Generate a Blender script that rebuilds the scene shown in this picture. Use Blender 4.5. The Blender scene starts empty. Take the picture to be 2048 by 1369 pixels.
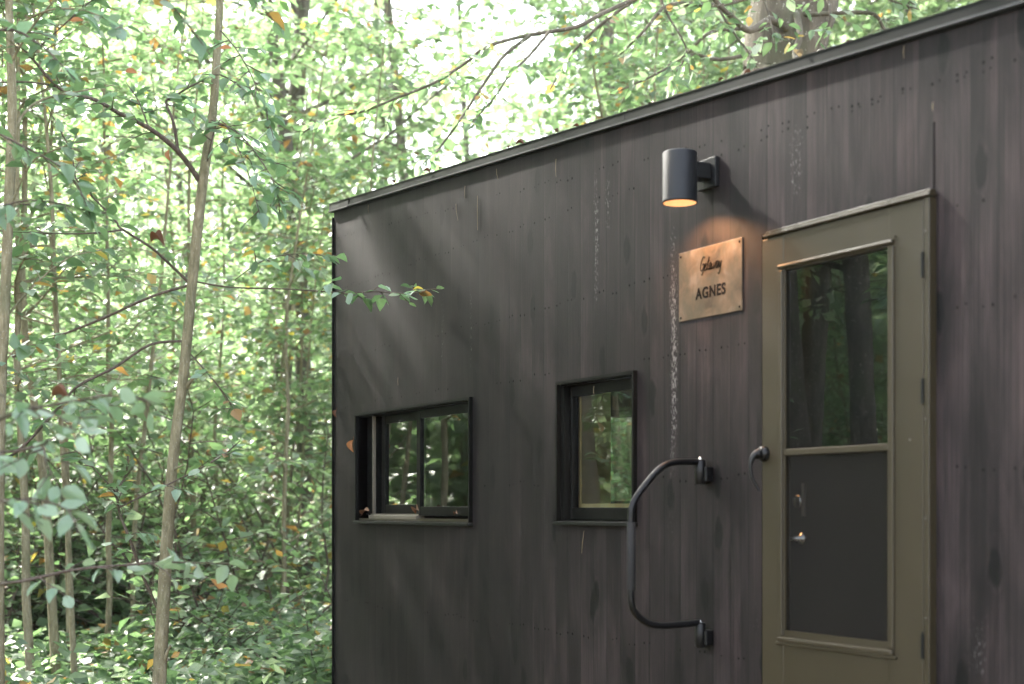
import bpy, bmesh, math, random
import numpy as np
from mathutils import Vector, Matrix
R = math.radians
sc = bpy.context.scene
# ------------------------------------------------------------------ camera
FPX = 2844.0; XV, YV = -560.0, 1017.0; CC = 4.2
K = (1024 - XV) / FPX
_n = math.sqrt(1 + K * K)
FWD = Vector((-1 / _n, K / _n, 0)); RIGHT = Vector((K / _n, 1 / _n, 0))
D = CC / _n
CAM = Vector((0, -D, 1.6))
cd = bpy.data.cameras.new("camera"); co = bpy.data.objects.new("camera", cd); sc.collection.objects.link(co)
co.location = CAM
co.rotation_euler = (R(90), 0, math.atan2(FWD.y, FWD.x) - R(90))
cd.sensor_width = 36; cd.lens = FPX / 2048 * 36
cd.shift_y = (YV - 684.5) / 2048
cd.clip_start = 0.05; cd.clip_end = 2000
cd.dof.use_dof = True; cd.dof.focus_distance = 8.1; cd.dof.aperture_fstop = 1.9
sc.camera = co
# ------------------------------------------------------------------ world, sun, exposure
SUN = Vector((0.68, 0.20, -0.62)).normalized()          # direction the light travels
w = bpy.data.worlds.new("World"); sc.world = w; w.use_nodes = True
nt = w.node_tree; bg = nt.nodes["Background"]
sky = nt.nodes.new("ShaderNodeTexSky"); sky.sky_type = 'NISHITA'; sky.sun_disc = False
sky.sun_elevation = math.asin(-SUN.z); sky.sun_rotation = math.atan2(-SUN.x, -SUN.y)
sky.air_density = 1.0; sky.dust_density = 3.5; sky.ozone_density = 1.0
hs = nt.nodes.new("ShaderNodeHueSaturation"); hs.inputs['Saturation'].default_value = 0.45
nt.links.new(sky.outputs[0], hs.inputs['Color']); nt.links.new(hs.outputs[0], bg.inputs[0])
bg.inputs[1].default_value = 0.15
sl = bpy.data.lights.new("sun", 'SUN'); sl.energy = 3.8; sl.angle = R(2.2); sl.color = (1, .95, .87)
so = bpy.data.objects.new("sun", sl); sc.collection.objects.link(so)
so.rotation_euler = SUN.to_track_quat('-Z', 'Y').to_euler(); so.location = (0, 0, 30)
sc.view_settings.view_transform = 'Standard'; sc.view_settings.look = 'None'
sc.view_settings.exposure = 3.2; sc.view_settings.gamma = 1
try:
    sc.cycles.max_bounces = 9; sc.cycles.transmission_bounces = 7; sc.cycles.diffuse_bounces = 5
    sc.cycles.transparent_max_bounces = 8; sc.cycles.sample_clamp_indirect = 8
except Exception: pass

# ------------------------------------------------------------------ projection helpers
def at(px, py, Z):
    return CAM + FWD * Z + RIGHT * ((px - 1024) / FPX * Z) + Vector((0, 0, (YV - py) / FPX * Z))
def WP(px, py, d=0.0):                       # point on the plane y = -d (d metres in front of the wall)
    u = (px - 1024) / FPX; v = (YV - py) / FPX
    r = FWD + RIGHT * u + Vector((0, 0, v))
    t = (-d - CAM.y) / r.y
    return CAM + r * t
def WX(px, d=0.0): return WP(px, 1000, d).x

# ------------------------------------------------------------------ object helpers
def link(o): sc.collection.objects.link(o); return o
def tag(o, label=None, cat=None, group=None, kind=None):
    if label: o['label'] = label
    if cat: o['category'] = cat
    if group: o['group'] = group
    if kind: o['kind'] = kind
    return o
def empty(name, loc=(0, 0, 0), label=None, cat=None, group=None):
    o = bpy.data.objects.new(name, None); o.location = loc; o.empty_display_size = .2
    link(o); return tag(o, label, cat, group)
def worldloc(o):
    p = Vector(o.location)
    while o.parent: o = o.parent; p += o.location
    return p
class MB:
    """collects geometry in world space, links it as one mesh"""
    def __init__(s): s.v = []; s.f = []; s.m = []; s.s = []
    def add(s, vs, fs, mi=0, smooth=False):
        b = len(s.v); s.v += [tuple(v) for v in vs]
        for f in fs: s.f.append(tuple(i + b for i in f)); s.m.append(mi); s.s.append(smooth)
    def quad(s, a, b, c, d, mi=0): s.add([a, b, c, d], [(0, 1, 2, 3)], mi)
    def box(s, x0, x1, y0, y1, z0, z1, mi=0, bev=0.0):
        if bev <= 0:
            vs = [(x0,y0,z0),(x1,y0,z0),(x1,y1,z0),(x0,y1,z0),(x0,y0,z1),(x1,y0,z1),(x1,y1,z1),(x0,y1,z1)]
            s.add(vs, [(0,3,2,1),(4,5,6,7),(0,1,5,4),(1,2,6,5),(2,3,7,6),(3,0,4,7)], mi); return
        bm = bmesh.new(); bmesh.ops.create_cube(bm, size=1)
        for v in bm.verts:
            v.co = Vector(((x0+x1)/2 + v.co.x*(x1-x0), (y0+y1)/2 + v.co.y*(y1-y0), (z0+z1)/2 + v.co.z*(z1-z0)))
        bmesh.ops.bevel(bm, geom=bm.edges[:], offset=bev, segments=2, affect='EDGES', profile=.5)
        bm.verts.index_update()
        s.add([v.co[:] for v in bm.verts], [[v.index for v in f.verts] for f in bm.faces], mi); bm.free()
    def tube(s, pts, rad, n=8, mi=0, cap=True, smooth=True):
        pts = [Vector(p) for p in pts]; L = len(pts)
        if not hasattr(rad, '__len__'): rad = [rad] * L
        up = None; rings = []
        for i, p in enumerate(pts):
            t = (pts[min(i+1, L-1)] - pts[max(i-1, 0)]).normalized()
            if up is None:
                up = Vector((0,0,1)) if abs(t.z) < .9 else Vector((1,0,0))
            a = t.cross(up).normalized(); up = a.cross(t).normalized()
            rings.append([p + (a*math.cos(2*math.pi*k/n) + up*math.sin(2*math.pi*k/n))*rad[i] for k in range(n)])
        vs = [v for r in rings for v in r]; fs = []
        for i in range(L-1):
            for k in range(n):
                fs.append((i*n+k, (i)*n+(k+1)%n, (i+1)*n+(k+1)%n, (i+1)*n+k))
        s.add(vs, fs, mi, smooth)
        if cap:
            s.add(rings[0], [tuple(range(n))], mi); s.add(rings[-1], [tuple(reversed(range(n)))], mi)
    def lathe(s, prof, c, n=32, mi=0, axis='z', smooth=True):
        c = Vector(c); vs = []; fs = []
        for (r, h) in prof:
            for k in range(n):
                a = 2*math.pi*k/n
                if axis == 'z': vs.append(c + Vector((r*math.cos(a), r*math.sin(a), h)))
                else: vs.append(c + Vector((r*math.cos(a), -h, r*math.sin(a))))
        for i in range(len(prof)-1):
            for k in range(n):
                fs.append((i*n+k, i*n+(k+1)%n, (i+1)*n+(k+1)%n, (i+1)*n+k))
        s.add(vs, fs, mi, smooth)
    def build(s, name, mats, parent=None, label=None, cat=None, kind=None, group=None, loc=None):
        me = bpy.data.meshes.new(name)
        off = worldloc(parent) if parent else Vector(loc or (0,0,0))
        base = off if loc is None or parent else Vector(loc)
        me.from_pydata(s.v, [], s.f)
        if not isinstance(mats, (list, tuple)): mats = [mats]
        for m in mats: me.materials.append(m)
        me.polygons.foreach_set('material_index', s.m); me.polygons.foreach_set('use_smooth', s.s)
        o = bpy.data.objects.new(name, me); link(o)
        if parent: o.parent = parent; o.location = -worldloc(parent)
        elif loc is not None:
            me.transform(Matrix.Translation(-Vector(loc))); o.location = loc
        me.update()
        return tag(o, label, cat, group, kind)

def crom(P, R_, n=6):
    """Catmull-Rom through points and radii"""
    P = [Vector(p) for p in P]; out = []; ro = []
    for i in range(len(P)-1):
        p0, p1, p2, p3 = P[max(i-1,0)], P[i], P[i+1], P[min(i+2,len(P)-1)]
        for k in range(n):
            t = k/n
            out.append(.5*((2*p1)+(p2-p0)*t+(2*p0-5*p1+4*p2-p3)*t*t+(3*p1-p0-3*p2+p3)*t**3))
            ro.append(R_[i]*(1-t)+R_[i+1]*t)
    out.append(P[-1]); ro.append(R_[-1]); return out, ro

# ------------------------------------------------------------------ node helper
class NT:
    def __init__(s, name):
        s.m = bpy.data.materials.new(name); s.m.use_nodes = True; s.t = s.m.node_tree
        s.b = s.t.nodes["Principled BSDF"]; s.o = s.t.nodes["Material Output"]
    def n(s, typ, ins=None, **kw):
        x = s.t.nodes.new(typ)
        for k, v in kw.items(): setattr(x, k, v)
        for k, v in (ins or {}).items(): s.set(x.inputs[k], v)
        return x
    def set(s, sock, v):
        if hasattr(v, 'is_output') or isinstance(v, bpy.types.NodeSocket): s.t.links.new(v, sock)
        else: sock.default_value = v
    def math(s, op, a, b=0.0, c=0.0, clamp=False):
        x = s.t.nodes.new('ShaderNodeMath'); x.operation = op; x.use_clamp = clamp
        s.set(x.inputs[0], a); s.set(x.inputs[1], b); s.set(x.inputs[2], c); return x.outputs[0]
    def mix(s, f, a, b, bt='MIX'):
        x = s.t.nodes.new('ShaderNodeMix'); x.data_type = 'RGBA'; x.blend_type = bt
        s.set(x.inputs[0], f); s.set(x.inputs[6], a); s.set(x.inputs[7], b); return x.outputs[2]
    def coord(s): return s.n('ShaderNodeTexCoord').outputs['Object']
    def mapped(s, sc_, loc=(0,0,0), src=None):
        return s.n('ShaderNodeMapping', {'Vector': src or s.coord(), 'Scale': sc_, 'Location': loc}).outputs[0]
    def noise(s, vec, scale, detail=4, rough=.55, dist=0.):
        return s.n('ShaderNodeTexNoise', {'Vector': vec, 'Scale': scale, 'Detail': detail, 'Roughness': rough, 'Distortion': dist}).outputs[0]
    def ramp(s, f, stops, interp='LINEAR'):
        x = s.n('ShaderNodeValToRGB', {'Fac': f}); cr = x.color_ramp; cr.interpolation = interp
        while len(cr.elements) < len(stops): cr.elements.new(.5)
        for e, (p, c) in zip(cr.elements, stops):
            e.position = p; e.color = (c, c, c, 1) if not hasattr(c, '__len__') else (*c, 1)
        return x.outputs[0]
    def bump(s, h, strength=.3, dist=.002):
        s.set(s.b.inputs['Normal'], s.n('ShaderNodeBump', {'Height': h, 'Strength': strength, 'Distance': dist}).outputs[0])
    def base(s, col=None, rough=None, spec=None, metal=None):
        if col is not None: s.set(s.b.inputs['Base Color'], (*col, 1) if isinstance(col, tuple) else col)
        if rough is not None: s.set(s.b.inputs['Roughness'], rough)
        if spec is not None: s.set(s.b.inputs['Specular IOR Level'], spec)
        if metal is not None: s.set(s.b.inputs['Metallic'], metal)
        return s
def simple(name, col, rough=.5, metal=0., var=.15, scale=30, bump=.05, spec=.5):
    m = NT(name); c = m.coord(); n = m.noise(c, scale, 5)
    dark = tuple(x*(1-var) for x in col) + (1,); lite = tuple(min(1, x*(1+var)) for x in col) + (1,)
    m.base(m.mix(n, dark, lite), m.math('ADD', rough-.08, m.math('MULTIPLY', n, .16)), spec, metal)
    m.bump(n, bump, .002); return m.m

# ------------------------------------------------------------------ materials
def mat_siding():
    m = NT("stained_siding"); c = m.coord()
    sep = m.n('ShaderNodeSeparateXYZ', {0: c}); X, Z = sep.outputs[0], sep.outputs[2]
    # boards of uneven tone
    bw = m.math('DIVIDE', X, .118); fl = m.math('FLOOR', bw); fr = m.math('FRACT', bw)
    wn = m.n('ShaderNodeTexWhiteNoise', {'W': fl}, noise_dimensions='1D').outputs[0]
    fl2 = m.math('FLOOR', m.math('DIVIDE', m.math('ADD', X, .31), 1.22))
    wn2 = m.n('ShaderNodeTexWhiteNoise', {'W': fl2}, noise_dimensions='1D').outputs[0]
    off = m.n('ShaderNodeCombineXYZ', {0: 0.0, 1: m.math('MULTIPLY', wn, 7.0), 2: m.math('MULTIPLY', wn, 13.0)}).outputs[0]
    cv = m.n('ShaderNodeVectorMath', {0: c, 1: off}, operation='ADD').outputs[0]
    grain = m.noise(m.mapped((1,1,.018), src=cv), 95, 5, .65, .3)
    broad = m.noise(m.mapped((1,1,.22), src=cv), 7.0, 4, .6, .6)
    patch = m.noise(m.mapped((1,1,.45), (3,1,2)), 1.6, 3, .5)
    rib = m.math('SINE', m.math('MULTIPLY', X, 2*math.pi/.0098))
    rib = m.math('MULTIPLY', m.math('ADD', rib, 1), .5)
    seam = m.ramp(m.math('ABSOLUTE', m.math('SUBTRACT', fr, .5)), [(0, 1.), (.470, 1.), (.485, .25), (1, .25)])
    tone = m.math('ADD', m.math('ADD', m.math('MULTIPLY', grain, .72), -.115), m.math('MULTIPLY', m.math('SUBTRACT', m.math('MULTIPLY', broad, 1.15), .07), .66))
    tone = m.math('ADD', tone, m.math('MULTIPLY', m.math('SUBTRACT', wn, .5), .09))
    tone = m.math('ADD', tone, m.math('MULTIPLY', m.math('SUBTRACT', patch, .5), .30))
    tone = m.math('ADD', tone, m.math('MULTIPLY', m.math('SUBTRACT', rib, .5), .19))
    col = m.ramp(tone, [(.25, (.0015,.0014,.0013)), (.48, (.0075,.0067,.0064)), (.68, (.019,.0162,.0155)), (.9, (.050,.042,.039))])
    # warm and cool drift of worn stain; lift adds panel tone and painted light
    hue = m.noise(m.mapped((1,1,.12), (9,0,4), src=cv), 5.5, 3)
    warm = m.ramp(hue, [(.35, 0.), (.75, 1.)])
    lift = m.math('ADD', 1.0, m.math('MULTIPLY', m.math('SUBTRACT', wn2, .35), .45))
    lift = m.math('MULTIPLY', lift, m.ramp(m.math('DIVIDE', m.math('SUBTRACT', X, X0), 9.0), [(0, .34), (.12, .37), (.3, .50), (.5, .82), (.7, .95)]))  # boards darker toward the far end, wall lighting put into the colour
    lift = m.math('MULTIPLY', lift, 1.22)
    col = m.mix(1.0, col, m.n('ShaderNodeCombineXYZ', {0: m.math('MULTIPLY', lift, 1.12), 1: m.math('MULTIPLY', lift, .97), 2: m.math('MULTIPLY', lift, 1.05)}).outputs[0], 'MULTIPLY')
    col = m.mix(m.math('MULTIPLY', warm, .32), col, m.mix(1.0, col, (1.18,.98,.90,1), 'MULTIPLY'))
    col = m.mix(seam, (.003,.003,.003,1), col)
    # knots with a dark heart
    kx = m.math('ADD', m.math('MULTIPLY', X, 2.5), .37); kz = m.math('MULTIPLY', Z, .95)
    kv = m.n('ShaderNodeCombineXYZ', {0: kx, 1: kz, 2: 0.0}).outputs[0]
    kd = m.noise(kv, 9, 2)
    vor = m.n('ShaderNodeTexVoronoi', {'Vector': kv, 'Scale': 1.35, 'Randomness': 1.0}, voronoi_dimensions='2D')
    kk = m.math('ADD', vor.outputs['Distance'], m.math('MULTIPLY', m.math('SUBTRACT', kd, .5), .16))
    heart = m.ramp(kk, [(0, 1.), (.075, 1.), (.12, 0.)])
    ring = m.ramp(kk, [(.09, 0.), (.14, .9), (.20, .6), (.36, 0.)])
    col = m.mix(m.math('MULTIPLY', heart, .95), col, (.0008,.0007,.0007,1))
    col = m.mix(m.math('MULTIPLY', ring, .6), col, (.0035,.003,.003,1))
    # pale scuffs where the stain has flaked in vertical bands: (x centre, half width, z low, z high, strength)
    bands = []
    for (px, hw, y0, y1, s) in ((1347,.036,985,430,1.), (1192,.030,640,330,.75), (1592,.055,420,235,.6), (1215,.03,480,330,.6),
                                (942,.012,740,560,.7), (885,.03,760,540,.5), (1958,.06,1369,1230,.62), (1345,.05,1130,930,.3), (1512,.03,1300,1180,.4)):
        xc = WX(px); z0 = WP(px, y0).z; z1 = WP(px, y1).z
        wob = m.math('MULTIPLY', m.math('SUBTRACT', broad, .5), hw*1.6)
        g = m.math('DIVIDE', m.math('ADD', m.math('SUBTRACT', X, xc), wob), hw)
        g = m.math('SUBTRACT', 1.0, m.math('MULTIPLY', g, g), clamp=True)
        zz = m.math('DIVIDE', m.math('SUBTRACT', Z, (z0+z1)/2), (z1-z0)/2)
        zz = m.math('SUBTRACT', 1.0, m.math('MULTIPLY', zz, zz), clamp=True)
        bands.append(m.math('MULTIPLY', m.math('MULTIPLY', g, m.math('POWER', zz, .5)), s))
    tot = bands[0]
    for b in bands[1:]: tot = m.math('MAXIMUM', tot, b)
    fleck = m.noise(m.mapped((1,1,.36)), 120, 3, .65)
    fl_ = m.math('GREATER_THAN', m.math('ADD', fleck, m.math('MULTIPLY', tot, .18)), .69)
    fl_ = m.math('MULTIPLY', fl_, m.math('MULTIPLY', tot, 1.0, clamp=True))
    rare = m.math('GREATER_THAN', m.noise(m.mapped((1,1,.5), (5,5,5)), 120, 2, .5), .80)
    col = m.mix(m.math('MULTIPLY', rare, .25), col, (.16,.13,.10,1))
    col = m.mix(m.math('MULTIPLY', fl_, .8), col, (.17,.165,.16,1))
    m.base(col, m.math('ADD', .50, m.math('MULTIPLY', grain, .22)), .22)
    h = m.math('ADD', m.math('MULTIPLY', rib, .6), m.math('MULTIPLY', grain, .7))
    h = m.math('MULTIPLY', h, seam)
    m.bump(h, .35, .0015)
    return m.m
X0 = WX(668)
M = {}
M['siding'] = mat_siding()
M['nail'] = simple('nail_iron', (.0012,.0011,.001), .8, spec=.1)
M['black'] = simple('black_frame', (.0022,.0023,.0018), .5, var=.3, scale=14, spec=.14)
M['blackgloss'] = simple('black_gloss_paint', (.0020,.0021,.0024), .40, var=.1, scale=3, bump=0., spec=.3)
M['lamp_paint'] = simple('charcoal_powder_coat', (.0055,.0060,.0068), .50, var=.10, scale=180, bump=.06, spec=.35)
M['rubber'] = simple('foam_grip', (.007,.0065,.0065), .75, var=.3, scale=120, bump=.25)
M['trim'] = simple('dark_green_metal', (.0035,.0044,.0030), .55, metal=0., var=.35, scale=6, bump=.05, spec=.25)
M['trimlip'] = simple('drip_lip_metal', (.055,.055,.056), .42, metal=.2, var=.2, scale=12)  # highlight along the lip painted in as a lighter colour
M['beige'] = simple('beige_vinyl', (.11,.097,.074), .5, var=.15, scale=22)
M['pine'] = simple('pine_casing', (.62,.44,.22), .55, var=.2, scale=9)
M['olive'] = simple('olive_paint', (.0270,.0205,.0092), .45, var=.16, scale=5, bump=.03)
M['interior'] = simple('dim_interior', (.05,.045,.038), .8, scale=4)
M['chrome'] = simple('brushed_steel', (.62,.62,.60), .25, metal=1., var=.1)
M['screw'] = simple('screw_metal', (.09,.085,.07), .5, metal=.2)
M['blind'] = simple('cord', (.12,.11,.10), .6)
M['deadleaf'] = simple('dry_leaf', (.105,.040,.015), .6, var=.45, scale=45, bump=.3)
M['orangeleaf'] = simple('orange_leaf', (.26,.105,.028), .6, var=.45, scale=45, bump=.3)
M['palestraw'] = simple('straw', (.16,.125,.075), .7, var=.3)
def mat_glass(ior=2.15):
    m = NT("window_glass"); nt_ = m.t
    fr = m.n('ShaderNodeFresnel', {'IOR': ior}).outputs[0]
    n = m.noise(m.coord(), 2.2, 2)
    bp = m.n('ShaderNodeBump', {'Height': n, 'Strength': .018, 'Distance': .02}).outputs[0]
    gl = m.n('ShaderNodeBsdfGlossy', {'Color': (.98,1,.97,1), 'Roughness': .0, 'Normal': bp})
    tr = m.n('ShaderNodeBsdfTransparent', {'Color': (.80,.88,.83,1)})
    mx = m.n('ShaderNodeMixShader', {0: m.math('MULTIPLY', fr, 1.25, clamp=True), 1: tr.outputs[0], 2: gl.outputs[0]})
    nt_.links.new(mx.outputs[0], m.o.inputs[0]); return m.m
M['glass'] = mat_glass(); M['glass_door'] = mat_glass(1.75)
def mat_screen():
    m = NT("insect_screen"); nt_ = m.t
    df = m.n('ShaderNodeBsdfDiffuse', {'Color': (.019,.0175,.0155,1)})
    gl = m.n('ShaderNodeBsdfGlossy', {'Color': (.8,.8,.8,1), 'Roughness': .12})
    a = m.n('ShaderNodeMixShader', {0: .035, 1: df.outputs[0], 2: gl.outputs[0]})
    tr = m.n('ShaderNodeBsdfTransparent', {'Color': (1,1,1,1)})
    mx = m.n('ShaderNodeMixShader', {0: m.math('ADD', .60, m.math('MULTIPLY', m.noise(m.coord(), 5, 4), .15)), 1: tr.outputs[0], 2: a.outputs[0]})
    nt_.links.new(mx.outputs[0], m.o.inputs[0]); return m.m
M['screen'] = mat_screen()
def mat_copper():
    m = NT("weathered_copper"); c = m.coord()
    n1 = m.noise(c, 9, 6, .62, .8); n2 = m.noise(m.mapped((1,1,.45), (2,0,1)), 14, 4, .6, .4); n3 = m.noise(c, 60, 3)
    col = m.ramp(n1, [(.36, (.022,.014,.007)), (.46, (.058,.040,.022)), (.54, (.085,.058,.033)), (.66, (.12,.098,.074))])
    col = m.mix(m.ramp(n2, [(.44, 0.), (.60, .85)]), col, (.038,.036,.022,1))
    col = m.mix(m.math('MULTIPLY', n3, .25), col, (.17,.13,.085,1))
    m.base(col, m.math('ADD', .42, m.math('MULTIPLY', n1, .2)), .5, .25); m.bump(n1, .1, .002); return m.m
M['copper'] = mat_copper()
M['letter'] = simple('dark_lettering', (.0025,.002,.0015), .8, spec=.1)
def mat_leaf(name, hi=(.115,.215,.060), lo=(.045,.115,.036), trans=.42, autumn=.955, gloss=.42, pale=(.16,.25,.14)):
    m = NT(name)
    a = m.n('ShaderNodeAttribute', attribute_name='tint').outputs['Fac']
    q = m.n('ShaderNodeTexWhiteNoise', {'W': a}, noise_dimensions='1D').outputs[0]
    g = m.mix(q, (*lo, 1), (*hi, 1))
    g = m.mix(m.math('GREATER_THAN', m.math('FRACT', m.math('MULTIPLY', q, 7.)), .8), g, (*pale, 1))
    au = m.ramp(m.math('FRACT', m.math('MULTIPLY', q, 13.)), [(0, (.42,.36,.08)), (.4, (.42,.27,.08)), (.75, (.30,.14,.06)), (1, (.20,.10,.06))])
    col = m.mix(m.math('GREATER_THAN', a, autumn), g, au)
    n = m.noise(m.coord(), 38, 3)
    col = m.mix(m.math('MULTIPLY', n, .5), col, m.mix(1., col, (.55,.62,.5,1), 'MULTIPLY'))
    m.base(col, gloss, .8); m.bump(n, .12, .003)
    tc = m.mix(1., col, (1.38,1.54,1.10,1), 'MULTIPLY')
    t = m.n('ShaderNodeBsdfTranslucent', {'Color': tc})
    mx = m.n('ShaderNodeMixShader', {0: trans, 1: m.b.outputs[0], 2: t.outputs[0]})
    m.t.links.new(mx.outputs[0], m.o.inputs[0]); return m.m
M['leaf'] = mat_leaf('green_leaf', hi=(.20,.285,.16), lo=(.09,.15,.082), pale=(.33,.385,.30), trans=.5)
M['leaf_far'] = mat_leaf('canopy_leaf', hi=(.28,.36,.235), lo=(.14,.205,.125), trans=.55, autumn=.985, pale=(.38,.43,.34))  # lighter leaf colours, sunlit paleness of the far foliage painted in
M['leaf_pale'] = mat_leaf('pale_sapling_leaf', hi=(.27,.36,.255), lo=(.17,.27,.18), trans=.35, autumn=.985, gloss=.38, pale=(.32,.40,.31))  # sky sheen on the close leaves put into a paler base colour
M['leaf_near'] = mat_leaf('sapling_leaf', hi=(.17,.26,.145), lo=(.085,.155,.080), trans=.45, autumn=.965, gloss=.36, pale=(.26,.38,.29))
def mat_bark(name, a, b, c3, sc_=1.):
    m = NT(name); c = m.coord()
    n = m.noise(m.mapped((1,1,.25)), 24*sc_, 6, .65, .5); n2 = m.noise(c, 3.2, 3); n3 = m.noise(c, 90*sc_, 3, .6)
    col = m.ramp(n, [(.3, a), (.55, b), (.75, c3)])
    col = m.mix(m.ramp(n2, [(.5, 0.), (.75, .55)]), col, (.075,.095,.045,1))
    col = m.mix(m.math('GREATER_THAN', n3, .65), col, (.34,.33,.28,1))
    m.base(col, .85, .25); m.bump(m.math('ADD', n, m.math('MULTIPLY', n2, .8)), .8, .015); return m.m
M['bark'] = mat_bark('sapling_bark', (.11,.095,.055), (.22,.195,.12), (.34,.31,.22), 1.6)
M['bark_big'] = mat_bark('grey_bark', (.05,.042,.035), (.12,.105,.090), (.21,.185,.155), .5)
M['beech'] = mat_bark('beech_bark', (.045,.038,.028), (.11,.094,.07), (.19,.17,.135), .35)
M['twig'] = mat_bark('twig_bark', (.05,.035,.028), (.10,.075,.06), (.17,.14,.11), 2.)
def mat_ground():
    m = NT("leaf_litter"); c = m.coord()
    v = m.n('ShaderNodeTexVoronoi', {'Vector': c, 'Scale': 9.0}).outputs['Color']
    n = m.noise(c, .5, 4); n2 = m.noise(c, 14, 4)
    col = m.ramp(m.n('ShaderNodeSeparateColor', {0: v}).outputs[0], [(0, (.10,.066,.04)), (.4, (.22,.15,.09)), (.7, (.33,.22,.13)), (1, (.16,.15,.08))])
    col = m.mix(m.ramp(n, [(.45, 0.), (.6, .8)]), col, (.05,.085,.03,1))
    m.base(col, .9, .2); m.bump(n2, .6, .03); return m.m
M['ground'] = mat_ground()

# ------------------------------------------------------------------ ground
def gz(x, y):                                    # gentle slope rising away into the wood
    d = max(0., -x - 14)
    return .035*d + .10*math.sin(x*.31+1)*math.cos(y*.27) * min(1, max(0, (math.hypot(x+4, y)-6)/6))
def ground():
    mb = MB(); xs = np.concatenate([[-400,-250,-160,-120], np.linspace(-95, 25, 61), [60,120,250,400]])
    ys = np.concatenate([[-400,-250,-160,-100], np.linspace(-60, 70, 66), [100,180,300,400]])
    vs = [(x, y, gz(max(x,-95), y)) for y in ys for x in xs]; n = len(xs)
    fs = [(j*n+i, j*n+i+1, (j+1)*n+i+1, (j+1)*n+i) for j in range(len(ys)-1) for i in range(n-1)]
    mb.add(vs, fs, 0, True); mb.build('ground', M['ground'], kind='structure')
ground()

# ------------------------------------------------------------------ cabin
X0 = WX(668); X1 = 0.9; DEP = 3.0; FLOOR = .62; SK = .22
_ra = WP(668, 406, .02); _rb = WP(1820, 45, .02)
SL = (_rb.z - _ra.z) / (_rb.x - _ra.x)
def rz(x): return _ra.z + (x - X0) * SL
def rect(p, d=0.0):                              # (left px, right px, y at left top, y at left bottom) -> x0,x1,z0,z1
    l, r, t, b = p; a = WP(l, t, d); bb = WP(l, b, d); return a.x, WX(r, d), bb.z, a.z
W1 = rect((717, 943, 833, 1041)); W2 = rect((1121, 1271, 771, 1042))
DR = rect((1524, 1862, 470, 1369)); DR = (DR[0], DR[1], FLOOR, DR[3])
cabin = empty('cabin', (X0, 0, 0), 'black stained wooden cabin with an olive door and two small windows', 'cabin')
def wall_front():
    mb = MB(); ops = [W1, W2, DR]
    xs = sorted({X0, X1, *[o[0] for o in ops], *[o[1] for o in ops]})
    zs = sorted({SK, 3.0, *[o[2] for o in ops], *[o[3] for o in ops]})
    inside = lambda x, z: any(o[0] < x < o[1] and o[2] < z < o[3] for o in ops)
    for a, b in zip(xs[:-1], xs[1:]):
        for c, d in zip(zs[:-1], zs[1:]):
            if not inside((a+b)/2, (c+d)/2):
                mb.quad((a,0,c), (b,0,c), (b,0,d), (a,0,d)); mb.quad((b,.12,c), (a,.12,c), (a,.12,d), (b,.12,d), 1)
        mb.quad((a,0,zs[-1]), (b,0,zs[-1]), (b,0,rz(b)), (a,0,rz(a)))
        mb.quad((b,.12,zs[-1]), (a,.12,zs[-1]), (a,.12,rz(a)), (b,.12,rz(b)), 1)
    for (a, b, c, d) in ops:
        mb.quad((a,0,c), (a,0,d), (a,.12,d), (a,.12,c), 2); mb.quad((b,0,d), (b,0,c), (b,.12,c), (b,.12,d), 2)
        mb.quad((a,0,d), (b,0,d), (b,.12,d), (a,.12,d), 2); mb.quad((b,0,c), (a,0,c), (a,.12,c), (b,.12,c), 2)
    mb.quad((X0,0,SK), (X1,0,SK), (X1,.12,SK), (X0,.12,SK), 2)
    # nail heads in pairs, in rows
    rnd = random.Random(4)
    def nail(x, z, r=.0042):
        r *= 1.02
        n = 7; vs = [(x + r*math.cos(2*math.pi*k/n), -.0012, z + r*math.sin(2*math.pi*k/n)) for k in range(n)]
        if any(o[0]-.06 < x < o[1]+.06 and o[2]-.05 < z < o[3]+.08 for o in ops): return
        mb.add([(v[0], v[1], v[2]) for v in vs], [tuple(range(n))], 3)
    rows = [lambda x: rz(x)-.23, lambda x: 3.08, lambda x: 2.62, lambda x: 2.28, lambda x: 1.73, lambda x: .98]
    x = X0 + .06
    while x < -1.0:
        for r_ in rows:
            if rnd.random() < .80 and r_(x) < rz(x)-.12:
                z = r_(x) + rnd.uniform(-.012, .012); nail(x, z, rnd.uniform(.0035, .006))
                if rnd.random() < .75: nail(x + rnd.uniform(.03, .045), z + rnd.uniform(-.004, .008), rnd.uniform(.0035, .006))
        x += rnd.uniform(.10, .155)
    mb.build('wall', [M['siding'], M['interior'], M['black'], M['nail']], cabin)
wall_front()
# far end wall with a picture window, back wall, near end
EY0, EY1, EZ0, EZ1 = 2.09, 2.80, 1.655, 2.29
mb = MB()
for (y0, y1, z0, z1) in ((.12, EY0, SK, 3.0), (EY1, DEP, SK, 3.0), (EY0, EY1, SK, EZ0), (EY0, EY1, EZ1, 3.0)):
    mb.quad((X0,y1,z0), (X0,y0,z0), (X0,y0,z1), (X0,y1,z1)); mb.quad((X0+.1,y0,z0), (X0+.1,y1,z0), (X0+.1,y1,z1), (X0+.1,y0,z1), 1)
mb.quad((X0,DEP,3.0), (X0,.12,3.0), (X0,.12,rz(X0)), (X0,DEP,rz(X0))); mb.quad((X0+.1,.12,3.0), (X0+.1,DEP,3.0), (X0+.1,DEP,rz(X0)), (X0+.1,.12,rz(X0)), 1)
mb.quad((X0,0,SK), (X0,0,rz(X0)), (X0,.12,rz(X0)), (X0,.12,SK))
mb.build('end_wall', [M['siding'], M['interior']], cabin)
mb = MB(); mb.quad((X1,.0,SK), (X1,DEP,SK), (X1,DEP,rz(X1)), (X1,.0,rz(X1))); mb.build('end_wall', [M['siding']], cabin)
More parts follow.
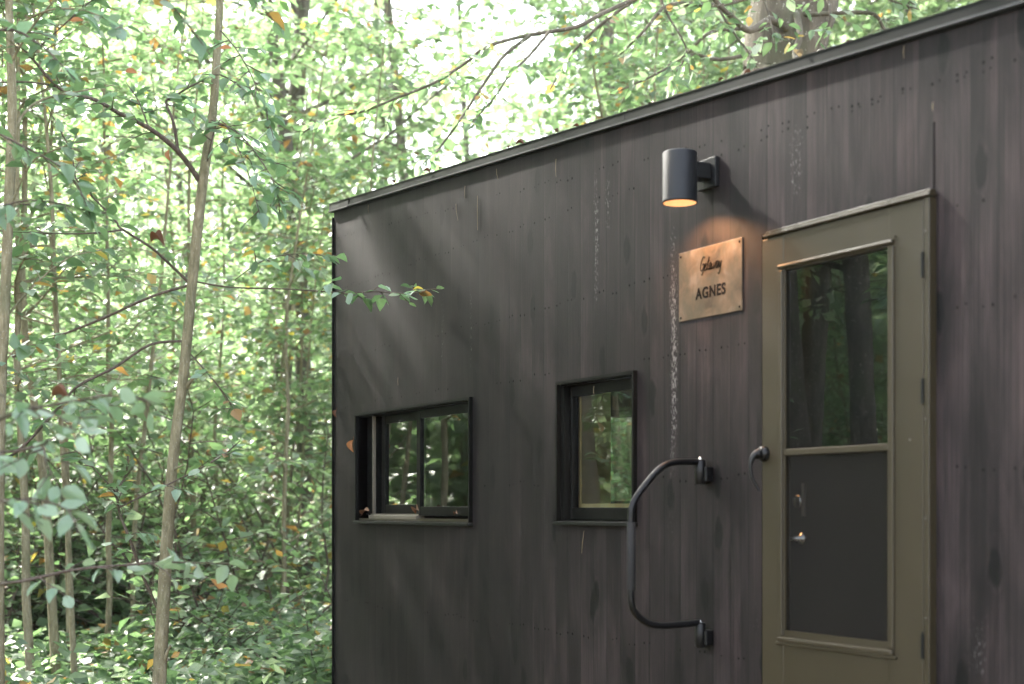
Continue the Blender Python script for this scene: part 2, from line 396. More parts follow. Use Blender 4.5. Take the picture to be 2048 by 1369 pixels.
mb = MB(); mb.quad((X1,DEP,SK), (X0,DEP,SK), (X0,DEP,rz(X0)), (X1,DEP,rz(X1))); mb.build('back_wall', [M['siding']], cabin)
mb = MB(); mb.box(X0+.1, X1, .12, DEP, SK, FLOOR-.05); mb.build('floor_frame', [M['black']], cabin)
for xx in (X0+1.2, -5.2, -3.4, -.6):
    for yy in (.5, 2.4): mb = MB(); mb.box(xx, xx+.12, yy, yy+.12, -.05, SK-.002); mb.build('trailer_support', [M['black']], cabin)
# window in the far end
mb = MB()
for (y0,y1,z0,z1) in ((EY0-.05,EY1+.05,EZ0-.05,EZ0), (EY0-.05,EY1+.05,EZ1,EZ1+.05), (EY0-.05,EY0,EZ0,EZ1), (EY1,EY1+.05,EZ0,EZ1)):
    mb.box(X0-.012, X0+.104, y0, y1, z0, z1)
ew = mb.build('window', [M['black']], cabin)
mb = MB(); mb.quad((X0+.05,EY0,EZ0), (X0+.05,EY1,EZ0), (X0+.05,EY1,EZ1), (X0+.05,EY0,EZ1)); mb.build('pane', [M['glass']], ew)
# roof deck
mb = MB()
def slopebox(mb, x0, x1, y0, y1, b, t, mi=0, fn=rz):
    vs = [(x0,y0,fn(x0)+b),(x1,y0,fn(x1)+b),(x1,y1,fn(x1)+b),(x0,y1,fn(x0)+b),(x0,y0,fn(x0)+t),(x1,y0,fn(x1)+t),(x1,y1,fn(x1)+t),(x0,y1,fn(x0)+t)]
    mb.add(vs, [(0,3,2,1),(4,5,6,7),(0,1,5,4),(1,2,6,5),(2,3,7,6),(3,0,4,7)], mi)
slopebox(mb, X0-.03, X1+.05, .0, DEP+.03, -.035, -.002); mb.build('roof', [M['trim']], cabin)
# drip edge trim: fascia band, projecting lower lip, butt joints
mb = MB()
joints = [X0-.035, WX(703), WX(1256), -2.6, X1+.06]
for a, b in zip(joints[:-1], joints[1:]):
    first = a == joints[0]
    o = .004 if first else 0
    slopebox(mb, a+.002, b-.001, -.018-o, -.0015, -.041-o, .0, 0)
    slopebox(mb, a+.002, b-.001, -.022-o, .02, .0005, .004, 0)              # rolled top edge
    slopebox(mb, a+.002, b-.001, -.028-o, -.0015, -.050-o, -.0415-o, 1)     # kicked lower lip
    slopebox(mb, a+.002, b-.001, -.010, -.0016, -.057, -.0505-o, 2)
mb.build('roof_trim', [M['trim'], M['trimlip'], M['black']], cabin)
# corner edge strip
mb = MB(); mb.box(X0-.012, X0-.001, -.012, .05, SK, rz(X0)-.09); mb.build('corner_trim', [M['black']], cabin)

def window_unit(Wn):
    x0, x1, z0, z1 = Wn; mb = MB(); l = .014
    # thin metal casing proud of the boards with a return into the recess
    mb.box(x0-l, x1+l, -.022, .004, z1, z1+.016); mb.box(x0-l, x0, -.022, .11, z0, z1); mb.box(x1, x1+l, -.022, .11, z0, z1)
    mb.box(x0, x1, .0045, .11, z1-.006, z1+.01)
    return mb.build('window', [M['black']], cabin)
def sill(Wn, parent):
    x0, x1, z0, z1 = Wn; mb = MB()
    mb.box(x0-.018, x1+.018, -.034, .002, z0-.020, z0-.003, bev=.002); mb.box(x0+.001, x1-.001, .0025, .11, z0-.012, z0+.002)
    mb.build('sill', [M['trim']], parent)
# --- sliding window
w1 = window_unit(W1); sill(W1, w1)
x0, x1, z0, z1 = W1
dR = -.055; dL = -.085
def P1(px, d): return WX(px, d)
zb = z0 + .012
def sash(parent, a, b, lo, hi, y, t=.028, rw=.045, rl=None, top=.05, bot=.055):
    rl = rl or rw; mb = MB()
    mb.box(a, a+rl, y-t/2, y+t/2, lo, hi, bev=.003); mb.box(b-rw, b, y-t/2, y+t/2, lo, hi, bev=.003)
    mb.box(a+rl-.002, b-rw+.002, y-t/2+.002, y+t/2-.002, lo, lo+bot, bev=.003); mb.box(a+rl-.002, b-rw+.002, y-t/2+.002, y+t/2-.002, hi-top, hi, bev=.003)
    s = mb.build('sash', [M['black']], parent)
    mb = MB(); mb.quad((a+rl,y,lo+bot), (b-rw,y,lo+bot), (b-rw,y,hi-top), (a+rl,y,hi-top)); mb.build('pane', [M['glass']], parent)
xm = WX(838, .055*-1)
sash(w1, x0+.20, xm+.05, zb+.035, z1-.01, .090, rl=.06)
sash(w1, xm, x1-.002, zb+.022, z1-.01, .052, rl=.05, rw=.012)
mb = MB(); xb = WX(748, -.045)
mb.box(xb-.008, xb+.008, .036, .054, zb+.03, z1-.008); 
mb.box(WX(741, -.03), WX(836, -.03), .016, .075, zb-.004, zb+.022, bev=.003)
mb.box(WX(741, -.03), WX(836, -.03), .030, .036, zb+.022, zb+.032)
mb.build('track', [M['beige']], w1)
mb = MB(); mb.box(x0+.002, x1-.002, .004, .014, z0+.0025, z0+.014); mb.box(WX(838, -.03), x1-.004, .020, .028, z0+.0025, z0+.018); mb.build('track', [M['olive']], w1)
mb = MB(); mb.box(x0+.006, xb-.012, .060, .110, zb+.03, z1-.008); mb.build('jamb_filler', [M['black']], w1)
# --- fixed window, pine lined inside
w2 = window_unit(W2); sill(W2, w2)
x0, x1, z0, z1 = W2
mb = MB(); mb.box(x0+.002, x0+.03, .0, .10, z0+.003, z1-.008); mb.build('jamb_filler', [M['black']], w2)
sash(w2, x0+.031, x1-.002, z0+.006, z1-.010, .052, rl=.016, rw=.012, top=.050, bot=.060)
mb = MB()
mb.box(x0+.031, x0+.060, .086, .26, z0+.01, z1-.01); mb.box(x0+.0605, x1-.003, .086, .24, z0+.01, z0+.085)
mb.box(x1-.025, x1-.003, .086, .24, z0+.09, z1-.01)
mb.build('inner_casing', [M['pine']], w2)
mb = MB(); xc = WX(1192, -.2); k = 0; z = z0+.10
mb.tube([(xc,.2,z0+.09), (xc,.2,z1-.10)], .0012, 5)
while z < z1-.12:
    mb.lathe([(.0001,-.0032),(.0026,-.002),(.0033,0),(.0026,.002),(.0001,.0032)], (xc,.2,z), 6); z += .014
mb.build('bead_chain', [M['blind']], w2)
# ------------------------------------------------------------------ door
dl, dr, dz0, dz1 = DR
PR = .030                                       # slab face stands this far in front of the boards
fx0 = WX(1524, PR); fx1 = WX(1847, PR); fz1 = WP(1524, 481, PR).z
ix0 = WX(1567, PR); ix1 = WX(1777, PR); iz1 = WP(1567, 541, PR).z; iz0 = WP(1567, 1272, PR).z
mz1 = WP(1567, 899, PR).z; mz0 = WP(1567, 912, PR).z
mb = MB(); y0, y1 = -PR, .005
mb.box(fx0, ix0, y0, y1, dz0-.02, fz1, bev=.004); mb.box(ix1, fx1, y0, y1, dz0-.02, fz1, bev=.004)
mb.box(ix0-.004, ix1+.004, y0+.0015, y1, iz1, fz1-.001); mb.box(ix0-.004, ix1+.004, y0+.0015, y1, dz0-.02, iz0)
door = mb.build('door', [M['olive']], cabin, label='olive painted door with glass above and dark insect screen below')
mb = MB(); T = .012
ox0, ox1, oz1, oz0 = ix0-.022, ix1+.030, iz1+.030, iz0-.030
mb.box(ox0, ox1, y0-T-.004, y0+.001, iz1+.006, oz1-.008, bev=.006); mb.box(ox0-.012, ox1+.006, y0-.004, y0+.0012, oz1-.008, oz1+.004)
mb.box(ox0, ox1, y0-T-.004, y0+.001, oz0+.006, iz0-.004, bev=.005); mb.box(ox0-.018, ox1+.014, y0-T+.002, y0+.0012, oz0-.006, oz0+.006, bev=.003)
mb.box(ox0, ix0-.002, y0-.008, y0+.0008, iz0, iz1, bev=.003); mb.box(ix1+.002, ox1, y0-.008, y0+.0008, iz0, iz1, bev=.003)
mb.build('glazing_trim', [M['olive']], door)
mb = MB(); mb.box(ix0+.0005, ix1-.0005, y0-.003, y0+.012, mz0, mz1, bev=.003); mb.box(ix0+.0008, ix0+.007, y0+.003, y0+.010, iz0, iz1)
mb.box(ix0+.007, ix1-.001, y0+.002, y0+.010, iz0, iz0+.022); mb.build('middle_rail', [M['olive']], door)
mb = MB(); mb.quad((ix0,y0+.014,mz1-.005), (ix1,y0+.014,mz1-.005), (ix1,y0+.014,iz1), (ix0,y0+.014,iz1)); mb.build('pane', [M['glass_door']], door)
mb = MB(); mb.quad((ix0,y0+.016,iz0), (ix1,y0+.016,iz0), (ix1,y0+.016,mz0), (ix0,y0+.016,mz0)); mb.build('insect_screen', [M['screen']], door)
# closed inner door behind the screen door, with its lock and lever
mb = MB(); mb.box(dl+.002, dr-.002, .075, .115, dz0, dz1-.004); mb.build('inner_door', [M['black']], door)
mb = MB(); yy = .074
c1 = WP(1598, 1004, -yy); c2 = WP(1604, 1078, -yy)
mb.lathe([(.028,0),(.028,.012),(.020,.016),(.0001,.018)], (c1.x, yy, c1.z), 20, axis='y'); mb.build('deadbolt', [M['chrome']], door); mb = MB()
mb.lathe([(.026,0),(.026,.012),(.012,.016),(.011,.040),(.0001,.042)], (c2.x, yy, c2.z), 20, axis='y')
mb.tube([(c2.x, yy-.036, c2.z), (c2.x-.045, yy-.040, c2.z-.003), (c2.x-.095, yy-.036, c2.z-.006)], [.010,.009,.007], 10)
mb.build('lever', [M['chrome']], door)
mb = MB(); c3 = WP(1603, 995, -yy); mb.box(c3.x+.012, c3.x+.028, yy-.012, yy, c3.z-.075, c3.z+.055, bev=.002); mb.build('latch_plate', [M['beige']], door)
# head flashing and right-hand frame
mb = MB(); hx0 = WX(1527, .04); hx1 = WX(1856, .04); hz = WP(1527, 472, .04).z
mb.box(hx0, hx1, -.030, -.0015, hz+.004, hz+.017, bev=.003); mb.box(hx0-.006, hx1+.004, -.040, -.0015, hz-.008, hz+.0035, bev=.003)
mb.box(hx0+.002, hx1-.01, -.016, -.0015, hz-.018, hz-.0085)
mb.build('door_flashing', [M['olive']], cabin)
mb = MB(); mb.box(fx1+.006, fx1+.030, -.034, .004, dz0-.02, hz-.012, bev=.003); mb.build('door_frame', [M['olive']], cabin)
for (ya, yb) in ((507, 555), (760, 808), (1268, 1318)):
    a = WP(1843, ya, .04); b = WP(1843, yb, .04); mb = MB()
    mb.tube([(fx1+.001, -.036, a.z), (fx1+.001, -.036, b.z)], .0065, 10); mb.tube([(fx1+.001,-.036,a.z+.006),(fx1+.001,-.036,a.z+.001)], .004, 8)
    mb.build('hinge', [M['trim']], door)
for (px, py, d) in ((1851, 463, .036), (1851, 838, .036), (1851, 1037, .036), (1851, 1237, .036), (1820, 880, .031), (1680, 432, .045), (1540, 466, .045), (1600,452,.045), (1776,402,.045)):
    p = WP(px, py, d); mb = MB(); mb.lathe([(.0045,0),(.0035,.002),(.0001,.0026)], (p.x, p.y, p.z), 8, axis='y'); mb.build('screw', [M['screw']], door)
# door handle: oval rose and curved pull lever
mb = MB(); hp = WP(1528, 908, .034)
mb.lathe([(.031,0),(.031,.014),(.027,.022),(.0001,.024)], (hp.x, -.030, hp.z), 24, axis='y')
mb.lathe([(.019,.02),(.020,.034),(.016,.044),(.0001,.047)], (hp.x-.006, -.030, hp.z-.002), 20, axis='y')
pts, rr = crom([(hp.x+.004,-.058,hp.z+.012), (hp.x-.006,-.082,hp.z-.010), (hp.x-.010,-.094,hp.z-.045), (hp.x-.006,-.092,hp.z-.090), (hp.x+.004,-.080,hp.z-.125), (hp.x+.014,-.068,hp.z-.148)], [.011,.013,.009,.0075,.0065,.0055], 5)
mb.tube(pts, rr, 12)
mb.build('handle', [M['blackgloss']], door)
# panel seam strip to the right of the door
mb = MB(); xs_ = WX(1868, .0); mb.box(xs_-.003, xs_+.003, -.0015, .001, SK, WP(1868, 245).z); mb.build('seam', [M['nail']], cabin)

# ------------------------------------------------------------------ wall lamp
pl = WP(1421, 345, 0); lx = pl.x
lampc = at(1359.5, 355, 5.953); ly = lampc.y
ltop = WP(1359.5, 305, -ly).z; lbot = WP(1359.5, 407, -ly).z; lr = .0725
lamp = empty('wall_lamp', (lx, 0, pl.z), 'charcoal cylinder lamp glowing warm on the dark wall above the copper plaque', 'wall lamp')
zc = WP(1439, 343).z; xr = WX(1439); xl = xr-.126
mb = MB(); mb.box(xl, xr, -.022, -.0005, zc-.063, zc+.063, bev=.003); mb.build('back_plate', [M['lamp_paint']], lamp)
cx = (xl+xr)/2
mb = MB(); mb.box(cx-.036, cx+.036, ly+lr-.012, -.0225, zc-.030, zc+.038, bev=.004); mb.build('arm', [M['lamp_paint']], lamp)
mb = MB()
mb.lathe([(.0001,ltop),(lr-.004,ltop),(lr,ltop-.004),(lr,lbot+.012),(lr+.0015,lbot+.010),(lr+.0015,lbot),(lr-.003,lbot),(lr-.003,lbot+.05),(.0001,lbot+.05)], (cx, ly, 0), 48)
mb.build('shade', [M['lamp_paint']], lamp)
em = NT('lamp_diffuser'); e = em.n('ShaderNodeEmission', {'Color': (1,.43,.18,1), 'Strength': .5}); em.t.links.new(e.outputs[0], em.o.inputs[0])
mb = MB(); mb.lathe([(lr-.0035,lbot+.001),(lr-.0035,lbot+.034)], (cx, ly, 0), 40); mb.build('reflector', [simple('white_reflector', (.75,.66,.55), .5)], lamp)
mb = MB(); mb.lathe([(.0001,lbot+.035),(lr-.0036,lbot+.035)], (cx, ly, 0), 40); mb.build('diffuser', [em.m], lamp)
sp = bpy.data.lights.new('lamp_beam', 'SPOT'); sp.energy = 4.2; sp.color = (1,.46,.18); sp.spot_size = R(142); sp.spot_blend = .55; sp.shadow_soft_size = .012
spo = bpy.data.objects.new('lamp_beam', sp); link(spo); spo.parent = lamp; spo.location = Vector((cx, ly, lbot+.020)) - lamp.location

# ------------------------------------------------------------------ copper plaque
sx0 = WX(1360); sx1 = WX(1486); sz1 = WP(1360, 508).z; sz0 = WP(1360, 645).z
sign = empty('plaque', ((sx0+sx1)/2, 0, (sz0+sz1)/2), 'weathered copper plaque with two lines of dark lettering screwed beside the door', 'sign')
mb = MB(); mb.box(sx0, sx1, -.006, -.0005, sz0, sz1, bev=.0012); mb.build('plate', [M['copper']], sign)
for i, (a, b) in enumerate(((sx0+.015, sz1-.018), (sx1-.015, sz1-.016), (sx0+.015, sz0+.016), (sx1-.015, sz0+.016))):
    mb = MB(); mb.lathe([(.0055,0),(.0045,.002),(.0001,.0028)], (a, -.006, b), 10, axis='y'); mb.build('screw', [M['letter']], sign)
def text(body, xa, xb, za, zb, ya, parent, off=0.):
    cu = bpy.data.curves.new('txt', 'FONT'); cu.body = body; cu.size = 1; cu.extrude = .01; cu.offset = off; cu.space_character = 1.12
    o = bpy.data.objects.new('txt', cu); link(o); dg = bpy.context.evaluated_depsgraph_get(); dg.update()
    me = bpy.data.meshes.new_from_object(o.evaluated_get(dg)); bpy.data.objects.remove(o)
    n = len(me.vertices); a = np.empty(n*3); me.vertices.foreach_get('co', a); a = a.reshape(-1, 3)
    mn, mx = a.min(0), a.max(0); s = (a-mn)/(mx-mn)
    out = np.stack([xa+s[:,0]*(xb-xa), np.where(s[:,2] > .5, ya-.0012, ya+.0005), za+s[:,1]*(zb-za)], 1)
    me.vertices.foreach_set('co', out.ravel()); me.update()
    o = bpy.data.objects.new('lettering', me); link(o); me.materials.clear(); me.materials.append(M['letter'])
    o.parent = parent; o.location = -worldloc(parent); return o
ta = WP(1391, 601, .007); tb = WP(1391, 578, .007)
text('AGNES', WX(1391, .007), WX(1451, .007), ta.z, tb.z, -.0065, sign, .028)
# script word drawn as pen strokes
GL = {'G': ([(.62,.88),(.45,1.0),(.2,.86),(.06,.5),(.12,.15),(.3,.05),(.5,.2),(.58,.45)], [(.34,.46),(.60,.50),(.60,.2),(.52,-.15),(.34,-.22)]),
      'e': ([(0,.12),(.2,.28),(.3,.42),(.22,.52),(.08,.38),(.08,.12),(.2,.02),(.42,.14)],),
      't': ([(0,.12),(.16,.4),(.24,.9)], [(.24,.9),(.12,.3),(.16,.04),(.38,.14)], [(.04,.60),(.38,.64)]),
      'a': ([(.34,.46),(.18,.5),(.05,.3),(.06,.08),(.18,.04),(.34,.46),(.32,.1),(.38,.02),(.5,.14)],),
      'w': ([(0,.42),(.08,.12),(.16,.04),(.28,.2),(.34,.46),(.32,.1),(.42,.04),(.56,.25),(.60,.5),(.70,.42)],),
      'y': ([(0,.14),(.08,.46),(.08,.14),(.2,.06),(.34,.46),(.28,-.1),(.14,-.4),(.02,-.3)],)}
adv = {'G': .66, 'e': .38, 't': .34, 'a': .46, 'w': .66, 'y': .40}
mb = MB(); gx0 = WX(1399, .007); gx1 = WX(1444, .007); gz0 = WP(1399, 545, .007).z; gh = .062
total = sum(adv[c] for c in 'Getaway'); cur = 0
for ch in 'Getaway':
    for st in GL[ch]:
        P, r_ = crom([(gx0 + (cur + x + .28*z)/ (total+.15) * (gx1-gx0), -.0070, gz0 + z*gh) for x, z in st], [.0019]*len(st), 5)
        mb.tube(P, r_, 6)
    cur += adv[ch]
mb.build('lettering', [M['letter']], sign)

# ------------------------------------------------------------------ grab handle
bx = WX(1424); handle = empty('grab_handle', (bx, 0, WP(1424, 945).z), 'black fold-out grab handle with foam grip mounted beside the door', 'grab handle')
def HP(px, py):                                  # plane x = bx, perpendicular to the wall
    u = (px-1024)/FPX; v = (YV-py)/FPX; r = FWD + RIGHT*u + Vector((0,0,v)); t = (bx-.02-CAM.x)/r.x; return CAM + r*t
for (py, lab) in ((948, 'a'), (1274, 'b')):
    c = HP(1403, py); mb = MB()
    mb.box(bx-.062, bx+.012, c.y-.002, -.0005, c.z-.036, c.z+.030, bev=.006)
    mb.tube([(bx-.02, c.y-.006, c.z-.045), (bx-.02, c.y-.006, c.z-.040), (bx-.02, c.y-.006, c.z+.052), (bx-.02, c.y-.006, c.z+.060)], [.018,.023,.023,.017], 18)
    br = mb.build('bracket', [M['blackgloss']], handle)
    mb = MB(); mb.lathe([(.0085,0),(.009,.006),(.005,.011),(.0001,.012)], (bx-.02, c.y-.006, c.z+.060), 12); mb.build('bolt', [M['chrome']], br)
P = [HP(1398, 925), HP(1352, 925), HP(1322, 936), HP(1287, 975), HP(1266, 1008), HP(1262, 1040), HP(1262, 1115), HP(1262, 1195), HP(1270, 1226), HP(1296, 1247), HP(1325, 1252), HP(1360, 1250), HP(1398, 1246)]
pts, rr = crom(P, [.0140]*len(P), 7); mb = MB(); mb.tube(pts, rr, 16); mb.build('rail', [M['blackgloss']], handle)
mb = MB(); a = HP(1262.5, 1046); b = HP(1262.5, 1181); mb.tube([a, a+Vector((0,0,-.004)), b+Vector((0,0,.004)), b], [.0165,.0185,.0185,.0165], 16); mb.build('foam_grip', [M['rubber']], handle)

# ------------------------------------------------------------------ leaves and trees (numpy builders)
HI = np.array([[0,0,0],[1,0,-.10],[.14,.19,.03],[.40,.32,.05],[.74,.20,.0],[.14,-.19,.03],[.40,-.32,.05],[.74,-.20,.0]], float)
HI_F = [(0,2,3,4,1), (0,1,7,6,5)]
LO = np.array([[0,0,0],[1,0,-.06],[.45,.36,.06],[.45,-.36,.06]], float)
LO_F = [(0,2,1), (0,1,3)]
def leaf_mesh(name, pos, dirs, nrm, size, mat, hi=False, seed=0, curl=0.):
    rng = np.random.default_rng(seed); N = len(pos); T = HI if hi else LO; F = HI_F if hi else LO_F
    dirs = dirs/np.linalg.norm(dirs, axis=1, keepdims=True)
    side = np.cross(nrm, dirs); side /= np.linalg.norm(side, axis=1, keepdims=True)+1e-9
    up = np.cross(dirs, side)
    s = size[:,None,None]
    wv = rng.uniform(.8, 1.15, N)[:,None,None]; fold = rng.uniform(-.6, 3.0, N)[:,None,None]
    V = pos[:,None,:] + s*(T[None,:,0:1]*dirs[:,None,:] + wv*T[None,:,1:2]*side[:,None,:] + fold*T[None,:,2:3]*up[:,None,:])
    nv = len(T); me = bpy.data.meshes.new(name)
    me.vertices.add(N*nv); me.vertices.foreach_set('co', V.reshape(-1).astype(np.float32))
    k = len(F[0]); nf = len(F); idx = (np.array(F)[None] + (np.arange(N)*nv)[:,None,None]).reshape(-1)
    me.loops.add(len(idx)); me.loops.foreach_set('vertex_index', idx.astype(np.int32))
    me.polygons.add(N*nf); me.polygons.foreach_set('loop_start', (np.arange(N*nf)*k).astype(np.int32))
    me.polygons.foreach_set('loop_total', np.full(N*nf, k, np.int32))
    me.update(calc_edges=True)
    at_ = me.attributes.new('tint', 'FLOAT', 'POINT'); at_.data.foreach_set('value', np.repeat(rng.random(N), nv).astype(np.float32))
    me.materials.append(mat); return me
def rot_axis(v, ax, a):
    ax = ax/np.linalg.norm(ax); return v*math.cos(a) + np.cross(ax, v)*math.sin(a) + ax*np.dot(ax, v)*(1-math.cos(a))
class Tree:
    def __init__(s, seed): s.rng = np.random.default_rng(seed); s.w = MB(); s.p = []; s.d = []; s.n = []; s.z = []
    def leaves_on(s, path, size, gap, start=.15, jit=.25, flat=.35):
        """leaves alternate left and right of a twig, lying nearly level"""
        rng = s.rng; path = np.array([tuple(p) for p in path]); seg = np.linalg.norm(np.diff(path, axis=0), axis=1); L = seg.sum(); cum = np.concatenate([[0], np.cumsum(seg)])
        t = L*start; k = 0
        while t <= L:
            i = min(len(seg)-1, np.searchsorted(cum, t, 'right')-1); f = (t-cum[i])/max(seg[i], 1e-6)
            p = path[i]*(1-f)+path[i+1]*f; d = (path[i+1]-path[i])/max(seg[i], 1e-6)
            nz = np.array([0,0,1.]) + rng.normal(0, flat, 3); sd = np.cross(nz, d); sd /= np.linalg.norm(sd)+1e-9
            sgn = 1 if k % 2 else -1; last = t+gap > L
            ld = d*(1.2 if last else .65) + sd*sgn*(0 if last else 1.) + rng.normal(0, jit, 3) + np.array([0,0,-.22])
            s.p.append(p); s.d.append(ld); s.n.append(nz); s.z.append(size*rng.uniform(.6, 1.15)); t += gap*rng.uniform(.7, 1.3); k += 1
    def branch(s, p0, d, L, r, droop=.0, wob=.12, n=5, sides=5, up=0.):
        rng = s.rng; pts = [np.array(p0)]; d = np.array(d, float); d /= np.linalg.norm(d)
        for i in range(n):
            d = d + rng.normal(0, wob, 3) + np.array([0,0,up-droop*(i/n)]); d /= np.linalg.norm(d); pts.append(pts[-1]+d*L/n)
        rad = [r*(1-.75*i/n) for i in range(n+1)]
        s.w.tube(pts, rad, sides, cap=False); return pts, rad
    def spray(s, pts, rad, size, tw_len, tw_gap, leafgap, start=.25, flat=.35, sides=4, wood=True):
        """side twigs with leaves along a limb"""
        rng = s.rng; n = len(pts)-1; L = sum(np.linalg.norm(np.array(pts[i+1])-np.array(pts[i])) for i in range(n)); t = start*L; k = 0
        while t < L:
            f = t/L*n; i = min(n-1, int(f)); f -= i; p = np.array(pts[i])*(1-f)+np.array(pts[i+1])*f; d = np.array(pts[i+1])-np.array(pts[i]); d /= np.linalg.norm(d)
            sd = np.cross([0,0,1.], d); sd /= np.linalg.norm(sd)+1e-9; sg = 1 if k % 2 else -1
            td = d*rng.uniform(.4, .9)+sd*sg+np.array([0,0,rng.uniform(-.25, .3)])
            l = tw_len*(1-.45*t/L)*rng.uniform(.6, 1.2)
            q = [p]; dd = td/np.linalg.norm(td)
            for _ in range(3): dd = dd+rng.normal(0, .13, 3)+np.array([0,0,-.05]); dd /= np.linalg.norm(dd); q.append(q[-1]+dd*l/3)
            if wood: s.w.tube(q, [.004,.003,.0025,.0012], sides, cap=False)
            s.leaves_on(q, size, leafgap, flat=flat); t += tw_gap*rng.uniform(.7, 1.3); k += 1
        s.leaves_on(pts[-2:], size, leafgap, 0, flat=flat)
    def finish(s, wname, lname, barkmat, leafmat, hi=False, seed=0):
        wm = bpy.data.meshes.new(wname); wm.from_pydata(s.w.v, [], s.w.f); wm.polygons.foreach_set('use_smooth', [True]*len(s.w.f)); wm.materials.append(barkmat); wm.update()
        lm = leaf_mesh(lname, np.array(s.p), np.array(s.d), np.array(s.n), np.array(s.z), leafmat, hi, seed); return wm, lm
def tree_thing(name, meshes, loc, rz_=0, scale=1., label='', cat='tree', group=None, names=('trunk', 'crown')):
    t = empty(name, loc, label, cat, group); t.rotation_euler.z = rz_; t.scale = (scale,)*3
    for nm, me in zip(names, meshes): o = bpy.data.objects.new(nm, me); link(o); o.parent = t
    return t
# ---- prototypes, standing at the origin
def proto_tall(seed, H=20., r0=.14, cb=.20, nl=44, ll=3.8, lean=.04, lsize=.20):
    T = Tree(seed); rng = T.rng; pts = [np.zeros(3)+[0,0,-.3]]; d = np.array([rng.normal(0, lean), rng.normal(0, lean), 1.])
    n = 12
    for i in range(n): d = d+np.append(rng.normal(0, .035, 2), 0); d /= np.linalg.norm(d); pts.append(pts[-1]+d*H/n)
    T.w.tube(pts, [r0*(1-.85*i/n)*(1.25 if i == 0 else 1) for i in range(n+1)], 10, cap=False)
    for k in range(nl):
        t = cb+(1-cb)*(k+rng.random())/nl; f = t*n; i = min(n-1, int(f)); p = pts[i]*(1-(f-i))+pts[i+1]*(f-i)
        az = k*2.4+rng.uniform(-.5, .5); el = rng.uniform(.15, .6); L = ll*(1-.6*max(0, (t-.5)*2)**1.3)*rng.uniform(.6, 1.2)*(0.65 if t < cb+.1 else 1)
        q, r = T.branch(p, (math.cos(az), math.sin(az), el), L, r0*.26*(1-.5*t), wob=.16, n=5, sides=5, droop=.06)
        for j in (1, 2, 3, 4):
            for sg in (-1, 1):
                dd = np.array(q[j+1])-np.array(q[j]); sd = np.cross([0,0,1.], dd); td = dd/np.linalg.norm(dd)*.7+sg*sd/np.linalg.norm(sd)+np.array([0,0,rng.uniform(-.3,.4)])
                q2, r2 = T.branch(q[j], td, L*.36*rng.uniform(.6, 1.2), .012, wob=.2, n=3, sides=3)
                T.spray(q2, r2, lsize, .6, .19, .12, start=.1, flat=.55, wood=False)
    return T.finish('tall_trunk', 'tall_crown', M['bark_big'], M['leaf_far'], seed=seed)
def proto_stem(seed, H, r0): return proto_sapling(seed, H=H, r0=r0, nl=18, ll=1.3, lsize=.105, cb=.36)
THIN = None
def proto_sapling(seed, H=6., r0=.026, nl=24, ll=1.5, lsize=.115, cb=.10):
    T = Tree(seed); rng = T.rng; pts = [np.array([0,0,-.2])]; d = np.array([rng.normal(0, .07), rng.normal(0, .07), 1.]); n = 12
    for i in range(n): d = d+np.append(rng.normal(0, .05, 2), .06); d /= np.linalg.norm(d); pts.append(pts[-1]+d*H/n)
    T.w.tube(pts, [r0*(1-.8*i/n) for i in range(n+1)], 8, cap=False)
    for k in range(nl):
        t = cb+(1-cb)*(k+rng.random())/nl; f = t*n; i = min(n-1, int(f)); p = pts[i]*(1-(f-i))+pts[i+1]*(f-i)
        az = k*2.4+rng.uniform(-.6, .6); L = ll*(1-.5*t)*rng.uniform(.6, 1.25)
        q, r = T.branch(p, (math.cos(az), math.sin(az), rng.uniform(.1, .7)), L, r0*.36*(1-.4*t), wob=.12, n=6, sides=5, droop=.12)
        T.spray(q, r, lsize, .45, .085, .055, start=.12, flat=.35, sides=3)
    return T.finish('sapling_stem', 'sapling_leaves', M['bark'], M['leaf'], seed=seed)
def proto_shrub(seed, lsize=.085):
    T = Tree(seed); rng = T.rng
    for k in range(9):
        az = rng.uniform(0, 6.28); q, r = T.branch((rng.normal(0,.08), rng.normal(0,.08), -.05), (math.cos(az)*.5, math.sin(az)*.5, 1), rng.uniform(.8, 2.0), .009, wob=.18, n=6, sides=4, droop=.15)
        T.spray(q, r, lsize, .4, .10, .065, start=.25, flat=.4, sides=3)
    return T.finish('shrub_stems', 'shrub_leaves', M['twig'], M['leaf'], seed=seed)
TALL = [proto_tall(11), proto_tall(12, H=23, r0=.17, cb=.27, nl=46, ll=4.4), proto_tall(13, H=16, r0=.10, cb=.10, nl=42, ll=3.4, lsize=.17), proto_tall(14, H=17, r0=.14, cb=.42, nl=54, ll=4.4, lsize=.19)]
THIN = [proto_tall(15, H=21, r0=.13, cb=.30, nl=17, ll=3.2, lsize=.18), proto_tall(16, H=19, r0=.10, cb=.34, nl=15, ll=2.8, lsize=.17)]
SAP = [proto_sapling(21), proto_sapling(22, H=7.2, r0=.032, nl=30), proto_sapling(23, H=4.6, r0=.02, nl=20, ll=1.3), proto_sapling(24, H=6.5, r0=.028, nl=22, ll=1.8)]
STEM = [proto_stem(51, 6.5, .034), proto_stem(52, 7.5, .042), proto_stem(53, 6.0, .022), proto_stem(54, 7.0, .030)]
SHR = [proto_shrub(31), proto_shrub(32), proto_shrub(33)]

def ground_at(px, Z): p = at(px, 1000, Z); return (p.x, p.y, gz(p.x, p.y))
RN = random.Random(77)
GR = 'trees of the forest'
